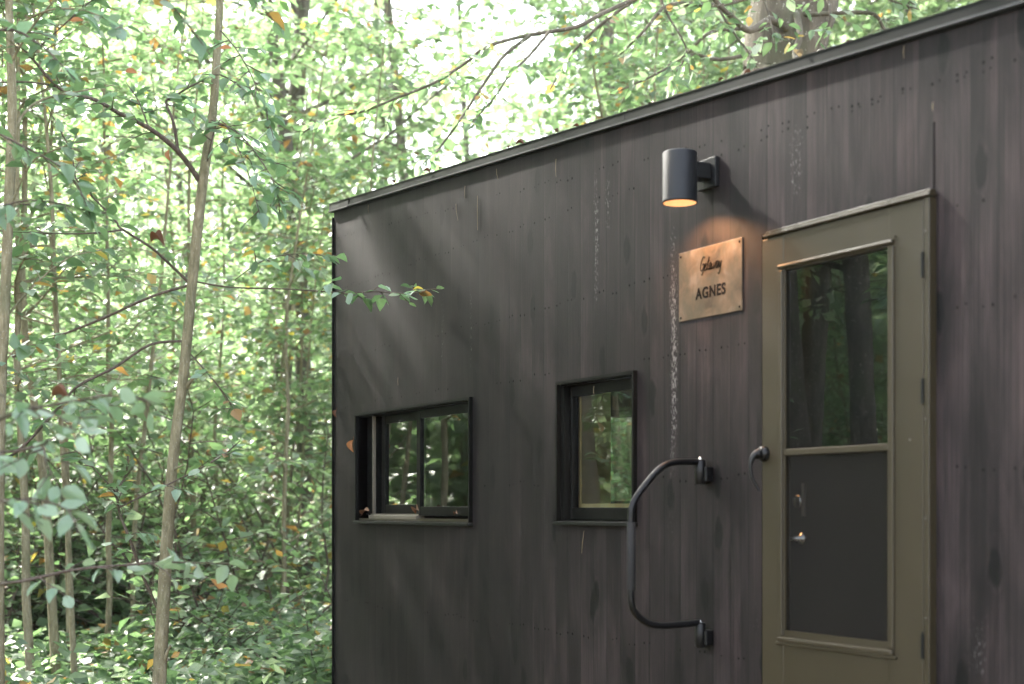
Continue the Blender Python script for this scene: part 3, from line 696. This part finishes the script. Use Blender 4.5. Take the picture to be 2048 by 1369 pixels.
# ---- slim saplings whose stems can be told apart at the left: (px at the ground, Z, proto, rotation, scale, label)
for (px, Z, k, rot, s, lab) in (
    (62, 10.5, 0, .4, 1.1, 'slim mossy sapling stem rising near the bottom left corner of the photo'),
    (118, 11.5, 1, 2.2, 1.0, 'pale spotted sapling stem, leftmost of the close cluster of three stems'),
    (143, 12.2, 3, 4.1, 1.05, 'brown green sapling stem in the middle of the cluster of three stems'),
    (165, 11.0, 2, 5.3, 1.2, 'thin dark sapling stem, rightmost of the cluster of three stems'),
    (215, 12.8, 0, 3.2, .95, 'curving mossy sapling stem between the stem cluster and the near sapling'),
    (262, 13.5, 2, 1.2, 1.3, 'very thin dark straight stem just left of the near sapling'),
    (395, 15.5, 1, .9, 1.0, 'thin stem right of the near sapling, half hidden in foliage'),
    (470, 17., 3, 2.6, 1.0, 'slender blurred sapling midway between the near sapling and the cabin corner'),
    (560, 16., 0, 5.0, .85, 'low leafy sapling close to the left of the cabin corner'),
    (10, 13.5, 3, 1.9, 1.1, 'brown sapling stem cut by the left edge of the photo, low down')):
    tree_thing('sapling', STEM[k], ground_at(px, Z), rot, s, lab, 'sapling', 'slim saplings at the left')
# ---- understorey filling the wood
def inside_cabin(x, y, m=1.2): return X0-m < x < X1+m and -m < y < DEP+m
n = 0
for i in range(36):
    px = RN.uniform(-150, 720); Z = 14 + 24*RN.random()**1.1; x, y, z = ground_at(px, Z)
    if inside_cabin(x, y): continue
    tree_thing('sapling', (SAP+STEM)[RN.randrange(8)], (x, y, z), RN.uniform(0, 6.28), RN.uniform(.8, 1.35), 'leafy understorey sapling lost in the green blur left of the cabin', 'sapling', 'understorey saplings')
for i in range(20):
    px = RN.uniform(1080, 1950); Z = RN.uniform(13.5, 26); x, y, z = ground_at(px, Z)
    if inside_cabin(x, y, 1.6): continue
    tree_thing('sapling', SAP[RN.choice([1, 1, 3])], (x, y, z), RN.uniform(0, 6.28), RN.uniform(.9, 1.25), 'leafy sapling whose top shows above the cabin roof', 'sapling', 'saplings behind the cabin')
for i in range(14):
    px = RN.uniform(-60, 690); Z = 10 + 16*RN.random(); x, y, z = ground_at(px, Z)
    if inside_cabin(x, y, .8): continue
    tree_thing('shrub', SHR[RN.randrange(3)], (x, y, z), RN.uniform(0, 6.28), RN.uniform(.7, 1.3), 'low green shrub in the undergrowth left of the cabin', 'shrub', 'undergrowth shrubs', ('stems', 'foliage'))
for i in range(26):
    px = RN.uniform(-80, 650); Z = 13 + 12*RN.random(); x, y, z = ground_at(px, Z)
    if inside_cabin(x, y, .8): continue
    tree_thing('shrub', SHR[RN.randrange(3)], (x, y, z), RN.uniform(0, 6.28), RN.uniform(1.4, 2.2), 'tall leafy shrub filling the understorey left of the cabin', 'shrub', 'tall understorey shrubs', ('stems', 'foliage'))
# ---- tall trees: a few that read as trunks, then the canopy
for (px, Z, k, rot, s, lab) in (
    (530, 21, 1, .7, 1.0, 'reddish brown tall trunk leaning in the upper middle of the woods'),
    (845, 26, 4, 2.0, 1.0, 'slim dark trunk against the white sky above the roof'),
    (820, 30, 5, 4.0, 1.2, 'forked thin trunk in front of the brightest sky'),
    (1180, 23, 4, 3.1, 1.3, 'shaggy brown trunk above the middle of the roof line'),
    (985, 33, 4, 1.1, 1.0, 'faint slim trunk right of the forked trunk, above the middle of the roof'),
    (715, 36, 5, 2.9, 1.15, 'thin pale trunk left of the slim dark trunk, above the cabin corner'),
    (610, 19, 0, 5.2, .9, 'dark blurred trunk beside the cabin corner')):
    tree_thing('tall_tree', (TALL+THIN)[k], ground_at(px, Z), rot, s, lab, 'tree', GR)
for i in range(38):
    px = RN.uniform(-350, 2400); Z = 22 + 22*RN.random(); x, y, z = ground_at(px, Z)
    if 470 < px < 1260: continue
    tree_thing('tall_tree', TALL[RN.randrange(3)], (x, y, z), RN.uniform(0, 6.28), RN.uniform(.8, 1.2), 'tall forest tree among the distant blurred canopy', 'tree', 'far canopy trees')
# ---- wood on the near side of the cabin, mirrored in the panes; unseen trees added for wall shade
for (x, y, k, s) in ((-11.5,-4.6,3,1.), (-14.9,-7.8,3,1.0), (-16.0,-5.0,3,.9), (-18.5,-8.2,3,1.1), (-8.2,-5.6,3,.95), (-12.0,-4.0,3,.92), (-9.96,-5.0,1,1.), (-9.7,-5.55,0,1.0), (-11.3,-6.1,1,.9), (-10.6,-9.2,1,1.), (-16,-10,1,1.), (-12.5,-5.2,2,.9), (-22,-14,0,1.), (-27,-10,1,1.), (-30,-18,0,1.)):
    tree_thing('tall_tree', TALL[k], (x, y, gz(x,y)), x*1.7, s, 'tall tree standing out of frame to the left, mirrored in the cabin glass or added to shade the wall', 'tree', 'trees mirrored in the glass')
for i in range(36):
    a = RN.uniform(0, 1); x = -9.5 - 14*a + RN.uniform(-1.5, 1.5); y = -4.6 - RN.random()*9 - (2.4 if x > -13 else 0)
    tree_thing('sapling', SAP[RN.randrange(4)], (x, y, gz(x,y)), RN.uniform(0, 6.28), RN.uniform(.8, 1.2), 'sapling mirrored in the cabin glass, standing out of frame to the left', 'sapling', 'saplings mirrored in the glass')
# ---- ground cover: low leaves too many to count
rng = np.random.default_rng(5); N = 80000
px = rng.uniform(-200, 760, N); Z = 9 + 26*rng.random(N)**.9
A = np.array(CAM)[None] + np.array(FWD)[None]*Z[:,None] + np.array(RIGHT)[None]*((px-1024)/FPX*Z)[:,None]
keep = ~((A[:,0] > X0-.4) & (A[:,1] > -.4)); A = A[keep]; N = len(A)
clump = (np.sin(A[:,0]*1.9)+np.sin(A[:,1]*2.3+1)+2)/4
A[:,2] = [gz(a, b) for a, b in A[:,:2]]; A[:,2] += .03 + rng.random(N)**1.5*(.18+.7*clump)
d = rng.normal(0, 1, (N,3)); d[:,2] *= .35; nn = np.array([0,0,1.])+rng.normal(0, .35, (N,3))
gc = bpy.data.objects.new('ground_cover', leaf_mesh('ground_cover', A, d, nn, rng.uniform(.07, .15, N), M['leaf'], seed=9)); link(gc); tag(gc, kind='stuff')

# ------------------------------------------------------------------ near sapling (the one in focus)
def pxpath(L): return [at(*p) for p in L]
def hero():
    Zt = 8.0; T = Tree(3)
    base = at(308, 1369, Zt); base.z = gz(base.x, base.y); root = Vector(base)
    tr = [(306,1590,Zt),(318,1369,Zt),(330,1150,Zt),(345,930,Zt),(368,740,Zt),(385,560,Zt),(405,370,Zt),(425,230,Zt),(433,120,Zt),(440,0,Zt),(448,-260,Zt),(455,-700,Zt+.1)]
    wpx = [32,29,26,22,21,21,21,18,16,15,11,5]
    pts, rr = crom(pxpath(tr), [w_/2/FPX*Zt*.98 for w_ in wpx], 6); pts[0].z -= .1
    T.w.tube(pts, rr, 14, cap=False)
    stem = T.w; T.w = MB()
    limbs = [  # (points (px,py,Z), start px width, end, leafy)
        ([(402,366,8.0),(358,305,7.9),(300,258,7.8),(240,228,7.7),(190,200,7.6),(120,178,7.5),(60,112,7.4),(20,70,7.3)], 15, 5, .35),
        ([(356,303,7.9),(347,245,7.9),(332,205,8.0),(350,192,8.0),(392,168,8.0),(440,150,7.9),(500,190,7.8)], 9, 3, .4),
        ([(120,175,7.5),(60,165,7.5),(0,165,7.5),(-60,160,7.5)], 5, 3, .6),
        ([(298,258,7.8),(278,205,7.9),(252,165,8.0)], 5, 2, .5),
        ([(62,110,7.4),(95,80,7.3),(150,30,7.2),(185,0,7.2)], 5, 3, .6),
        ([(378,566,8.0),(330,520,7.9),(300,494,7.8),(240,456,7.7),(230,440,7.7),(160,368,7.6),(150,350,7.6),(140,300,7.6),(95,215,7.6)], 8, 2.5, .5),
        ([(245,460,7.7),(200,466,7.6),(130,468,7.6),(60,465,7.5),(0,462,7.5),(-50,455,7.5)], 5, 3, .7),
        ([(375,572,8.0),(300,595,8.1),(200,640,8.3),(100,680,8.5),(25,715,8.6)], 8, 6, .8),
        ([(365,683,8.0),(300,690,7.9),(230,735,7.8),(160,770,7.7),(130,800,7.7),(60,880,7.6),(0,930,7.6)], 7, 7, .7),
        ([(314,1215,8.0),(285,1150,7.9),(262,1085,7.8),(240,1030,7.8),(236,1005,7.8),(233,985,7.8),(252,950,7.8),(256,912,7.8)], 9, 5, .3),
        ([(234,988,7.8),(200,950,7.7),(170,918,7.7),(143,895,7.6)], 5, 2, .6),
        ([(238,1016,7.8),(300,985,7.8),(360,958,7.9),(440,915,7.9),(480,882,8.0)], 5, 3, .5),
        ([(382,562,8.0),(460,575,8.0),(560,578,8.0),(640,583,8.0),(700,586,8.0),(760,584,8.05),(808,588,8.1),(835,578,8.15),(858,586,8.2)], 5, 1.8, .5),
        ([(470,560,8.0),(530,520,8.0),(600,508,8.1),(660,515,8.1)], 3, 1.5, .3),
        ([(372,700,8.0),(400,730,8.0),(450,790,8.0),(470,830,8.1)], 5, 3, .5),
        ([(412,335,8.0),(440,240,7.8),(490,330,7.6),(520,430,7.5)], 4, 2, .2),
        ([(420,240,8.0),(480,270,7.6),(540,350,7.4),(560,410,7.4)], 5, 2, .2),
        ([(440,60,8.0),(480,110,7.6),(520,190,7.5),(545,270,7.5)], 4, 2, .2),
    ]
    for L, a, b, st in limbs:
        P = pxpath(L); q, r = crom(P, [(a+(b-a)*i/(len(P)-1))*.78/2/FPX*7.8 for i in range(len(P))], 4)
        T.w.tube(q, r, 7, cap=False)
        T.spray([np.array(v) for v in q[::3]], r, .096, .24, .08, .05, start=st*.8, flat=.28)
    boughs = T.w; T.w = stem
    # broken stubs
    for L, a in (([(372,775,8.0),(385,758,7.98),(397,744,7.96)], 9), ([(338,945,8.0),(352,938,7.97),(366,930,7.95)], 5), ([(328,1330,8.0),(333,1308,7.97),(341,1292,7.96)], 8), ([(318,1352,8.0),(306,1342,7.98),(300,1336,7.97)], 6)):
        P = pxpath(L); T.w.tube(P, [a/2/FPX*8, a*.42/FPX*8, a*.35/FPX*8], 7)
    wm, lm = T.finish('near_stem', 'near_leaves', M['bark'], M['leaf_near'], hi=True, seed=3)
    off = Matrix.Translation(-root); wm.transform(off); lm.transform(off)
    bm_ = bpy.data.meshes.new('near_boughs'); bm_.from_pydata(boughs.v, [], boughs.f); bm_.polygons.foreach_set('use_smooth', [True]*len(boughs.f)); bm_.materials.append(M['twig']); bm_.transform(off); bm_.update()
    tree_thing('sapling', (wm, lm, bm_), root, 0, 1, 'mottled grey brown sapling standing in focus, its branch reaching across the cabin corner', 'sapling', names=('trunk', 'crown', 'branches'))
hero()
def custom(name, root_px, root_Z, tr, wpx, limbs, leafsize, label, cat, bark, leafm, seed, tw=(.22,.10,.06), flat=.4, hi=True, names=('trunk','crown'), sides=12):
    T = Tree(seed); Zm = root_Z; root = at(root_px, 1369, root_Z); root.z = gz(root.x, root.y)
    if tr:
        P = [Vector((root.x, root.y, root.z-.1))] + pxpath(tr); pts, rr = crom(P, [w_/2/FPX*Zm for w_ in wpx], 6); T.w.tube(pts, rr, sides, cap=False)
    for L, a, b, st in limbs:
        P = pxpath(L) if not isinstance(L[0], Vector) else L
        q, r = crom(P, [(a+(b-a)*i/(len(P)-1))/2/FPX*Zm for i in range(len(P))], 4); T.w.tube(q, r, 7, cap=False)
        T.spray([np.array(v) for v in q[::3]], r, leafsize, tw[0], tw[1], tw[2], start=st, flat=flat)
    wm, lm = T.finish(name+'_stem', name+'_leaves', bark, leafm, hi=hi, seed=seed)
    off = Matrix.Translation(-root); wm.transform(off); lm.transform(off)
    return tree_thing(name, (wm, lm), root, 0, 1, label, cat)
# left edge sapling, light stem
custom('sapling', 0, 7.0, [(-4,1100,7),(2,760,7),(8,650,7),(16,450,7),(24,250,7),(22,120,7),(18,0,7),(22,-300,7)], [25,24,22,21,20,19,17,15,10],
    [([(8,640,7),(60,580,7.1),(130,520,7.2),(200,500,7.3)], 5, 2, .3), ([(22,270,7),(50,225,7.1),(85,200,7.2),(150,185,7.3),(230,170,7.4)], 7, 3, .4),
     ([(20,130,7),(60,60,6.9),(110,0,6.8)], 6, 3, .3), ([(18,420,7),(60,330,6.9),(110,300,6.8),(170,280,6.8)], 5, 2, .3), ([(20,60,7),(100,20,6.8),(180,25,6.7),(250,60,6.6)], 5, 2, .2),
     ([(-60,900,7),(-20,780,7),(30,700,7),(80,690,7)], 5, 2, .2)],
    .096, 'pale barked sapling running up along the left edge of the photo', 'sapling', M['bark'], M['leaf_near'], 41)
# close beech spray low at the left: leafy boughs from a sapling just out of frame
custom('sapling', -330, 5.0, [(-320,1200,5),(-300,800,5),(-280,400,5)], [34,32,28,20],
    [([(-305,900,5),(-150,885,5),(0,905,5),(90,886,5),(150,850,4.9),(220,825,4.9)], 8, 3, .45),
     ([(-305,950,5),(-120,900,4.8),(20,830,4.7),(120,808,4.7),(240,790,4.7),(330,810,4.8)], 9, 3, .35),
     ([(88,886,5),(92,925,4.8),(110,960,4.7),(130,1010,4.7)], 4, 2, .1),
     ([(-305,1180,5.2),(-100,1175,5.3),(30,1165,5.4),(150,1140,5.5),(260,1130,5.6),(340,1125,5.7),(460,1128,5.8)], 9, 4, .4),
     ([(-300,700,5),(-120,740,4.8),(0,790,4.7),(120,835,4.6),(180,900,4.6)], 6, 2, .5),
     ([(-300,820,5),(-150,960,4.7),(-20,1000,4.6),(80,1000,4.6),(180,1040,4.6)], 6, 2, .5)],
    .088, 'close sapling of broad pale green leaves reaching in from the left edge', 'sapling', M['twig'], M['leaf_pale'], 42, tw=(.22,.11,.06), flat=.75)
# drooping sprays in the upper left
custom('sapling', -420, 6.2, [(-400,1200,6.2),(-380,700,6.2),(-300,200,6.2),(-200,-200,6.2)], [40,38,34,28,20],
    [([(-340,300,6.2),(-150,120,6.1),(0,60,6.0),(80,90,5.9),(150,160,5.8)], 8, 2, .4), ([(-250,0,6.2),(0,-60,6.),(200,-60,6.),(330,0,6.),(420,110,6.)], 9, 2, .35),
     ([(-300,200,6.2),(-100,230,6.),(40,290,6.),(140,350,6.),(180,430,6.)], 7, 2, .4), ([(-320,300,6.2),(-80,420,6.2),(60,400,6.1),(170,420,6.)], 7, 2, .4),
     ([(-200,-200,6.2),(100,-160,6.2),(300,-120,6.2),(480,-30,6.2),(560,60,6.2)], 8, 2, .4)],
    .094, 'leafy sapling out of frame, its green boughs hanging in the upper left corner', 'sapling', M['twig'], M['leaf_near'], 43)
# beech behind the roof with the long bough that crosses the sky
custom('beech_tree', 1565, 12.2, [(1560,300,12.2),(1566,150,12.2),(1575,60,12.2),(1590,-40,12.2),(1560,-400,12.2),(1600,-1200,12.2)], [190,170,160,168,175,130,80],
    [([(1575,60,11.9),(1540,40,11.6),(1500,62,11.4),(1470,40,11.3),(1430,0,11.2),(1400,-60,11.2)], 16, 7, .6),
     ([(1590,20,11.9),(1600,70,11.6),(1590,110,11.5),(1605,150,11.4),(1590,185,11.4)], 15, 7, .9),
     ([(1600,30,11.9),(1650,28,11.7),(1700,25,11.6),(1750,30,11.5),(1770,60,11.5),(1800,60,11.5)], 10, 5, .4),
     ([(1560,-60,12.2),(1400,-60,11.5),(1265,0,10.8),(1200,30,10.6),(1150,55,10.5),(1050,72,10.4),(970,95,10.3),(940,120,10.2),(870,165,10.1),(790,198,10.),(720,225,10.),(660,234,10.),(600,270,10.)], 9, 3, .45),
     ([(1060,72,10.4),(1010,110,10.3),(980,150,10.2),(940,210,10.1),(905,262,10.),(870,310,10.),(858,350,10.)], 7, 2.5, .3),
     ([(1100,62,10.4),(1060,110,10.3),(1020,150,10.2),(985,200,10.1),(930,260,10.)], 6, 2, .3),
     ([(1540,-20,12),(1440,10,11.6),(1340,10,11.2),(1290,60,11.),(1240,110,11.)], 12, 3, .3),
     ([(1560,-80,12),(1500,-100,11.6),(1380,-60,11.2),(1240,20,11.),(1150,100,11.),(1100,180,11.)], 12, 3, .35),
     ([(1540,100,12),(1440,120,11.6),(1380,110,11.4),(1310,150,11.2),(1220,190,11.2)], 9, 3, .3),
     ([(1600,-20,12),(1700,-60,11.6),(1780,-20,11.4),(1830,10,11.4)], 12, 3, .3),
     ([(1500,-80,11.2),(1520,-20,11.),(1540,40,10.9),(1550,90,10.8)], 7, 2, .1),
     ([(1620,-90,11.2),(1650,-20,11.),(1660,40,10.9),(1640,80,10.9)], 7, 2, .1),
     ([(1480,160,11.6),(1440,200,11.3),(1380,215,11.2)], 5, 2, .1), ([(1400,-60,11.4),(1450,40,11.2),(1500,110,11.1),(1520,150,11.1)], 6, 2, .2),
     ([(1300,-60,11.4),(1330,20,11.2),(1370,90,11.1),(1380,150,11.1)], 6, 2, .2), ([(1700,-80,11.6),(1760,-10,11.4),(1840,20,11.3)], 6, 2, .2),
     ([(1550,60,12),(1440,60,11.8),(1390,90,11.7),(1350,150,11.7),(1330,190,11.7)], 9, 3, .2)],
    .11, 'old grey beech with gnarled limbs rising close behind the cabin roof', 'tree', M['beech'], M['leaf'], 44, tw=(.45,.13,.07), sides=20)

# ---- the wood closing the view far off, one mass of leaves with openings to the sky
def far_wood(name, a0, a1, r0, r1, N, seed, hmax, openf, ls=(.28,.55)):
    rng = np.random.default_rng(seed); a = rng.uniform(a0, a1, N); rr = rng.uniform(r0, r1, N)
    x = np.cos(a)*rr; y = -D+np.sin(a)*rr; h = rng.random(N)*np.minimum(hmax, 5+np.maximum(0, rr-r0)*.8)
    g = np.array([gz(max(i, -95), j) for i, j in zip(x, y)])
    lump = np.sin(x*.55+1.3*np.sin(y*.41))+np.sin(y*.63+h*.5)+np.sin(h*.9+x*.37)
    keep = (lump > -1.1+h/hmax*.5) & (rng.random(N) > openf(a, h, rr)); x, y, h, g = x[keep], y[keep], h[keep], g[keep]; n = len(x)
    d = rng.normal(0, 1, (n,3)); nn = np.array([0,0,1.])+rng.normal(0, .6, (n,3))
    o = bpy.data.objects.new(name, leaf_mesh(name, np.stack([x, y, g+h], 1), d, nn, rng.uniform(*ls, n), M['leaf_far'], seed=seed)); link(o); return tag(o, kind='stuff')
def opening(a, h, rr):                           # thinner where the photograph's sky shows
    px = 1024+FPX*np.tan(math.atan2(FWD.y, FWD.x)-a); up = (h-1.6)/rr*FPX
    return np.clip(.75*np.exp(-((px-860)/190)**2)*np.clip((up-560)/260, 0, 1)+.6*np.exp(-((px-270)/110)**2)*np.clip((up-760)/200, 0, 1), 0, 1)
fa = math.atan2(FWD.y, FWD.x)
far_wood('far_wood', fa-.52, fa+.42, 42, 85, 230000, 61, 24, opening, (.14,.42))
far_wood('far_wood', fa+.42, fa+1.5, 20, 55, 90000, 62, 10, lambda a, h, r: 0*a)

# ---- scattering air added over the whole scene to pale the far trees
hz_ = NT('added_haze_air'); hz_.t.nodes.remove(hz_.b)
pv = hz_.n('ShaderNodeVolumePrincipled', {'Color': (.9,.95,.92,1), 'Density': .0006, 'Anisotropy': .3}); hz_.t.links.new(pv.outputs[0], hz_.o.inputs['Volume'])
mb = MB(); mb.box(-410, 410, -410, 410, -2.5, 34); mb.build('added_haze', [hz_.m], kind='stuff')

# ------------------------------------------------------------------ small stray leaves and twigs
def stray(name, p, d, nrm, size, label, cat='leaf', mat='deadleaf', curl=.3):
    """a dry curled leaf with thickness"""
    d = Vector(d).normalized(); nrm = Vector(nrm).normalized(); s_ = nrm.cross(d).normalized(); nrm = d.cross(s_)
    mb = MB(); n = 8; m_ = 4; top = []
    for i in range(n+1):
        t = i/n; wd = .26*math.sin(math.pi*t**.8)**.9+.004
        for j in range(-m_, m_+1):
            q = j/m_; top.append(Vector(p)+size*(d*t + s_*q*wd + nrm*(curl*(q*q*wd*1.6) + .25*curl*math.sin(math.pi*t))))
    W_ = 2*m_+1; fs = [(i*W_+j, i*W_+j+1, (i+1)*W_+j+1, (i+1)*W_+j) for i in range(n) for j in range(2*m_)]
    mb.add(top, fs, 0, True); mb.add([v-nrm*.0006 for v in top], [tuple(reversed(f)) for f in fs], 0, True)
    e = Vector(p); mb.tube([e-d*size*.25, e], [.0008,.0011], 5)
    return mb.build(name, [M[mat]], loc=tuple(p), label=label, cat=cat)
a = WP(707, 880, .012); stray('dry_leaf', a, (.25,-.1,-1), (.6,-1,0), .088, 'curled orange brown leaf stuck to the wall left of the sliding window', curl=.8, mat='orangeleaf')
a = WP(673, 820, .01); stray('dry_leaf', a, (.2,-.1,-1), (.8,-1,0), .055, 'small brown leaf caught at the cabin corner edge', curl=.9)
a = WP(724, 1034, .012); stray('dry_leaf', a+Vector((0,0,.012)), (1,.1,.25), (0,-.4,1), .10, 'brown leaf lying at the left end of the window sill', curl=.5)
a = WP(832, 1033, .015); stray('dry_leaf', a+Vector((0,0,.012)), (1,-.2,.3), (0,-.4,1), .075, 'crumpled brown leaf in the middle of the window sill', curl=1.)
a = WP(910, 1033, .012); stray('dry_leaf', a+Vector((0,0,.010)), (1,-.1,.1), (0,-.4,1), .04, 'tiny dry leaf near the right end of the window sill', curl=.8)
a = at(302, 485, 7.75); stray('dry_leaf', a, (1,.6,-.3), (0,-.4,1), .10, 'dark curled dead leaf caught on the branch left of the near sapling', curl=1.1)
a = at(338, 300, 7.8); stray('dry_leaf', a, (.1,.1,-1), (.6,-1,0), .065, 'rust coloured leaf hanging below the upper branch of the near sapling', curl=.5, mat='orangeleaf')
a = at(100, 800, 4.9); stray('dry_leaf', a, (.6,1,-.1), (0,-.4,1), .07, 'crumpled dark red leaf on the close pale bough at the left', curl=1.2)
a = at(440, 97, 7.7); stray('dry_leaf', a, (.6,1,0), (.6,-1,.6), .065, 'yellow orange leaf beside the top of the near sapling stem', curl=.2, mat='orangeleaf')
a = at(140, 42, 7.2); stray('dry_leaf', a, (.6,1,0), (.6,-1,.6), .07, 'orange leaf in the upper left corner', curl=.2, mat='orangeleaf')
a = at(250, 143, 7.5); stray('dry_leaf', a, (.6,1,-.2), (.6,-1,.6), .07, 'orange red leaf hanging in the foliage left of the near sapling top', curl=.3, mat='orangeleaf')
a = WP(955, 392, .006); mb = MB(); mb.tube([a, a+Vector((.002,-.002,-.08)), a+Vector((0,0,-.19))], [.0015,.002,.0012], 5)
mb.build('twig', [M['palestraw']], loc=tuple(a), label='pale straight twig stuck upright on the wall below the roof trim', cat='twig')

for i, (px, py, ln, tilt) in enumerate(((737,410,.05,0), (912,408,.10,.25), (930,372,.07,-.05), (993,338,.06,.3), (1112,318,.09,0), (796,755,.05,.05), (1168,1062,.11,-.2), (1808,92,.045,0), (1866,205,.03,0), (1188,772,.05,0))):
    a = WP(px, py, .003); mb = MB(); mb.tube([a, a+Vector((tilt*ln*.4,-.003,-ln*.5)), a+Vector((tilt*ln,0,-ln))], [.0012,.0017,.001], 5)
    mb.build('straw', [M['palestraw']], loc=tuple(a), label='tiny pale straw stuck to the dark wall boards', cat='straw', group='straws stuck to the wall')
for i in range(26):
    px = 700 + 1130*RN.random()**1.0; p = WP(px, 900, .0); x = p.x
    a = Vector((x, RN.uniform(-.015, .05), rz(x)+.007)); an = RN.uniform(0, 6.28)
    o = stray('dry_leaf', a, (math.cos(an), math.sin(an), RN.uniform(.0,.35)), (0,-.5,1), RN.uniform(.02,.05), 'dry leaf lying among the litter along the roof edge', curl=RN.uniform(.3,1.1), mat='deadleaf' if RN.random() < .8 else 'palestraw')
    o['group'] = 'dry leaves along the roof edge'
for i in range(8):
    x = WP(RN.uniform(760, 1800), 900).x; a = Vector((x, RN.uniform(0,.02), rz(x)+.006)); mb = MB(); L = RN.uniform(.06,.22)
    mb.tube([a, a+Vector((L*.5,-.01,.012+L*.5*SL)), a+Vector((L,-.015,L*SL+.004))], [.0018,.0022,.0012], 5)
    mb.build('twig', [M['twig']], loc=tuple(a), label='thin fallen twig lying along the roof edge', cat='twig', group='twigs along the roof edge')
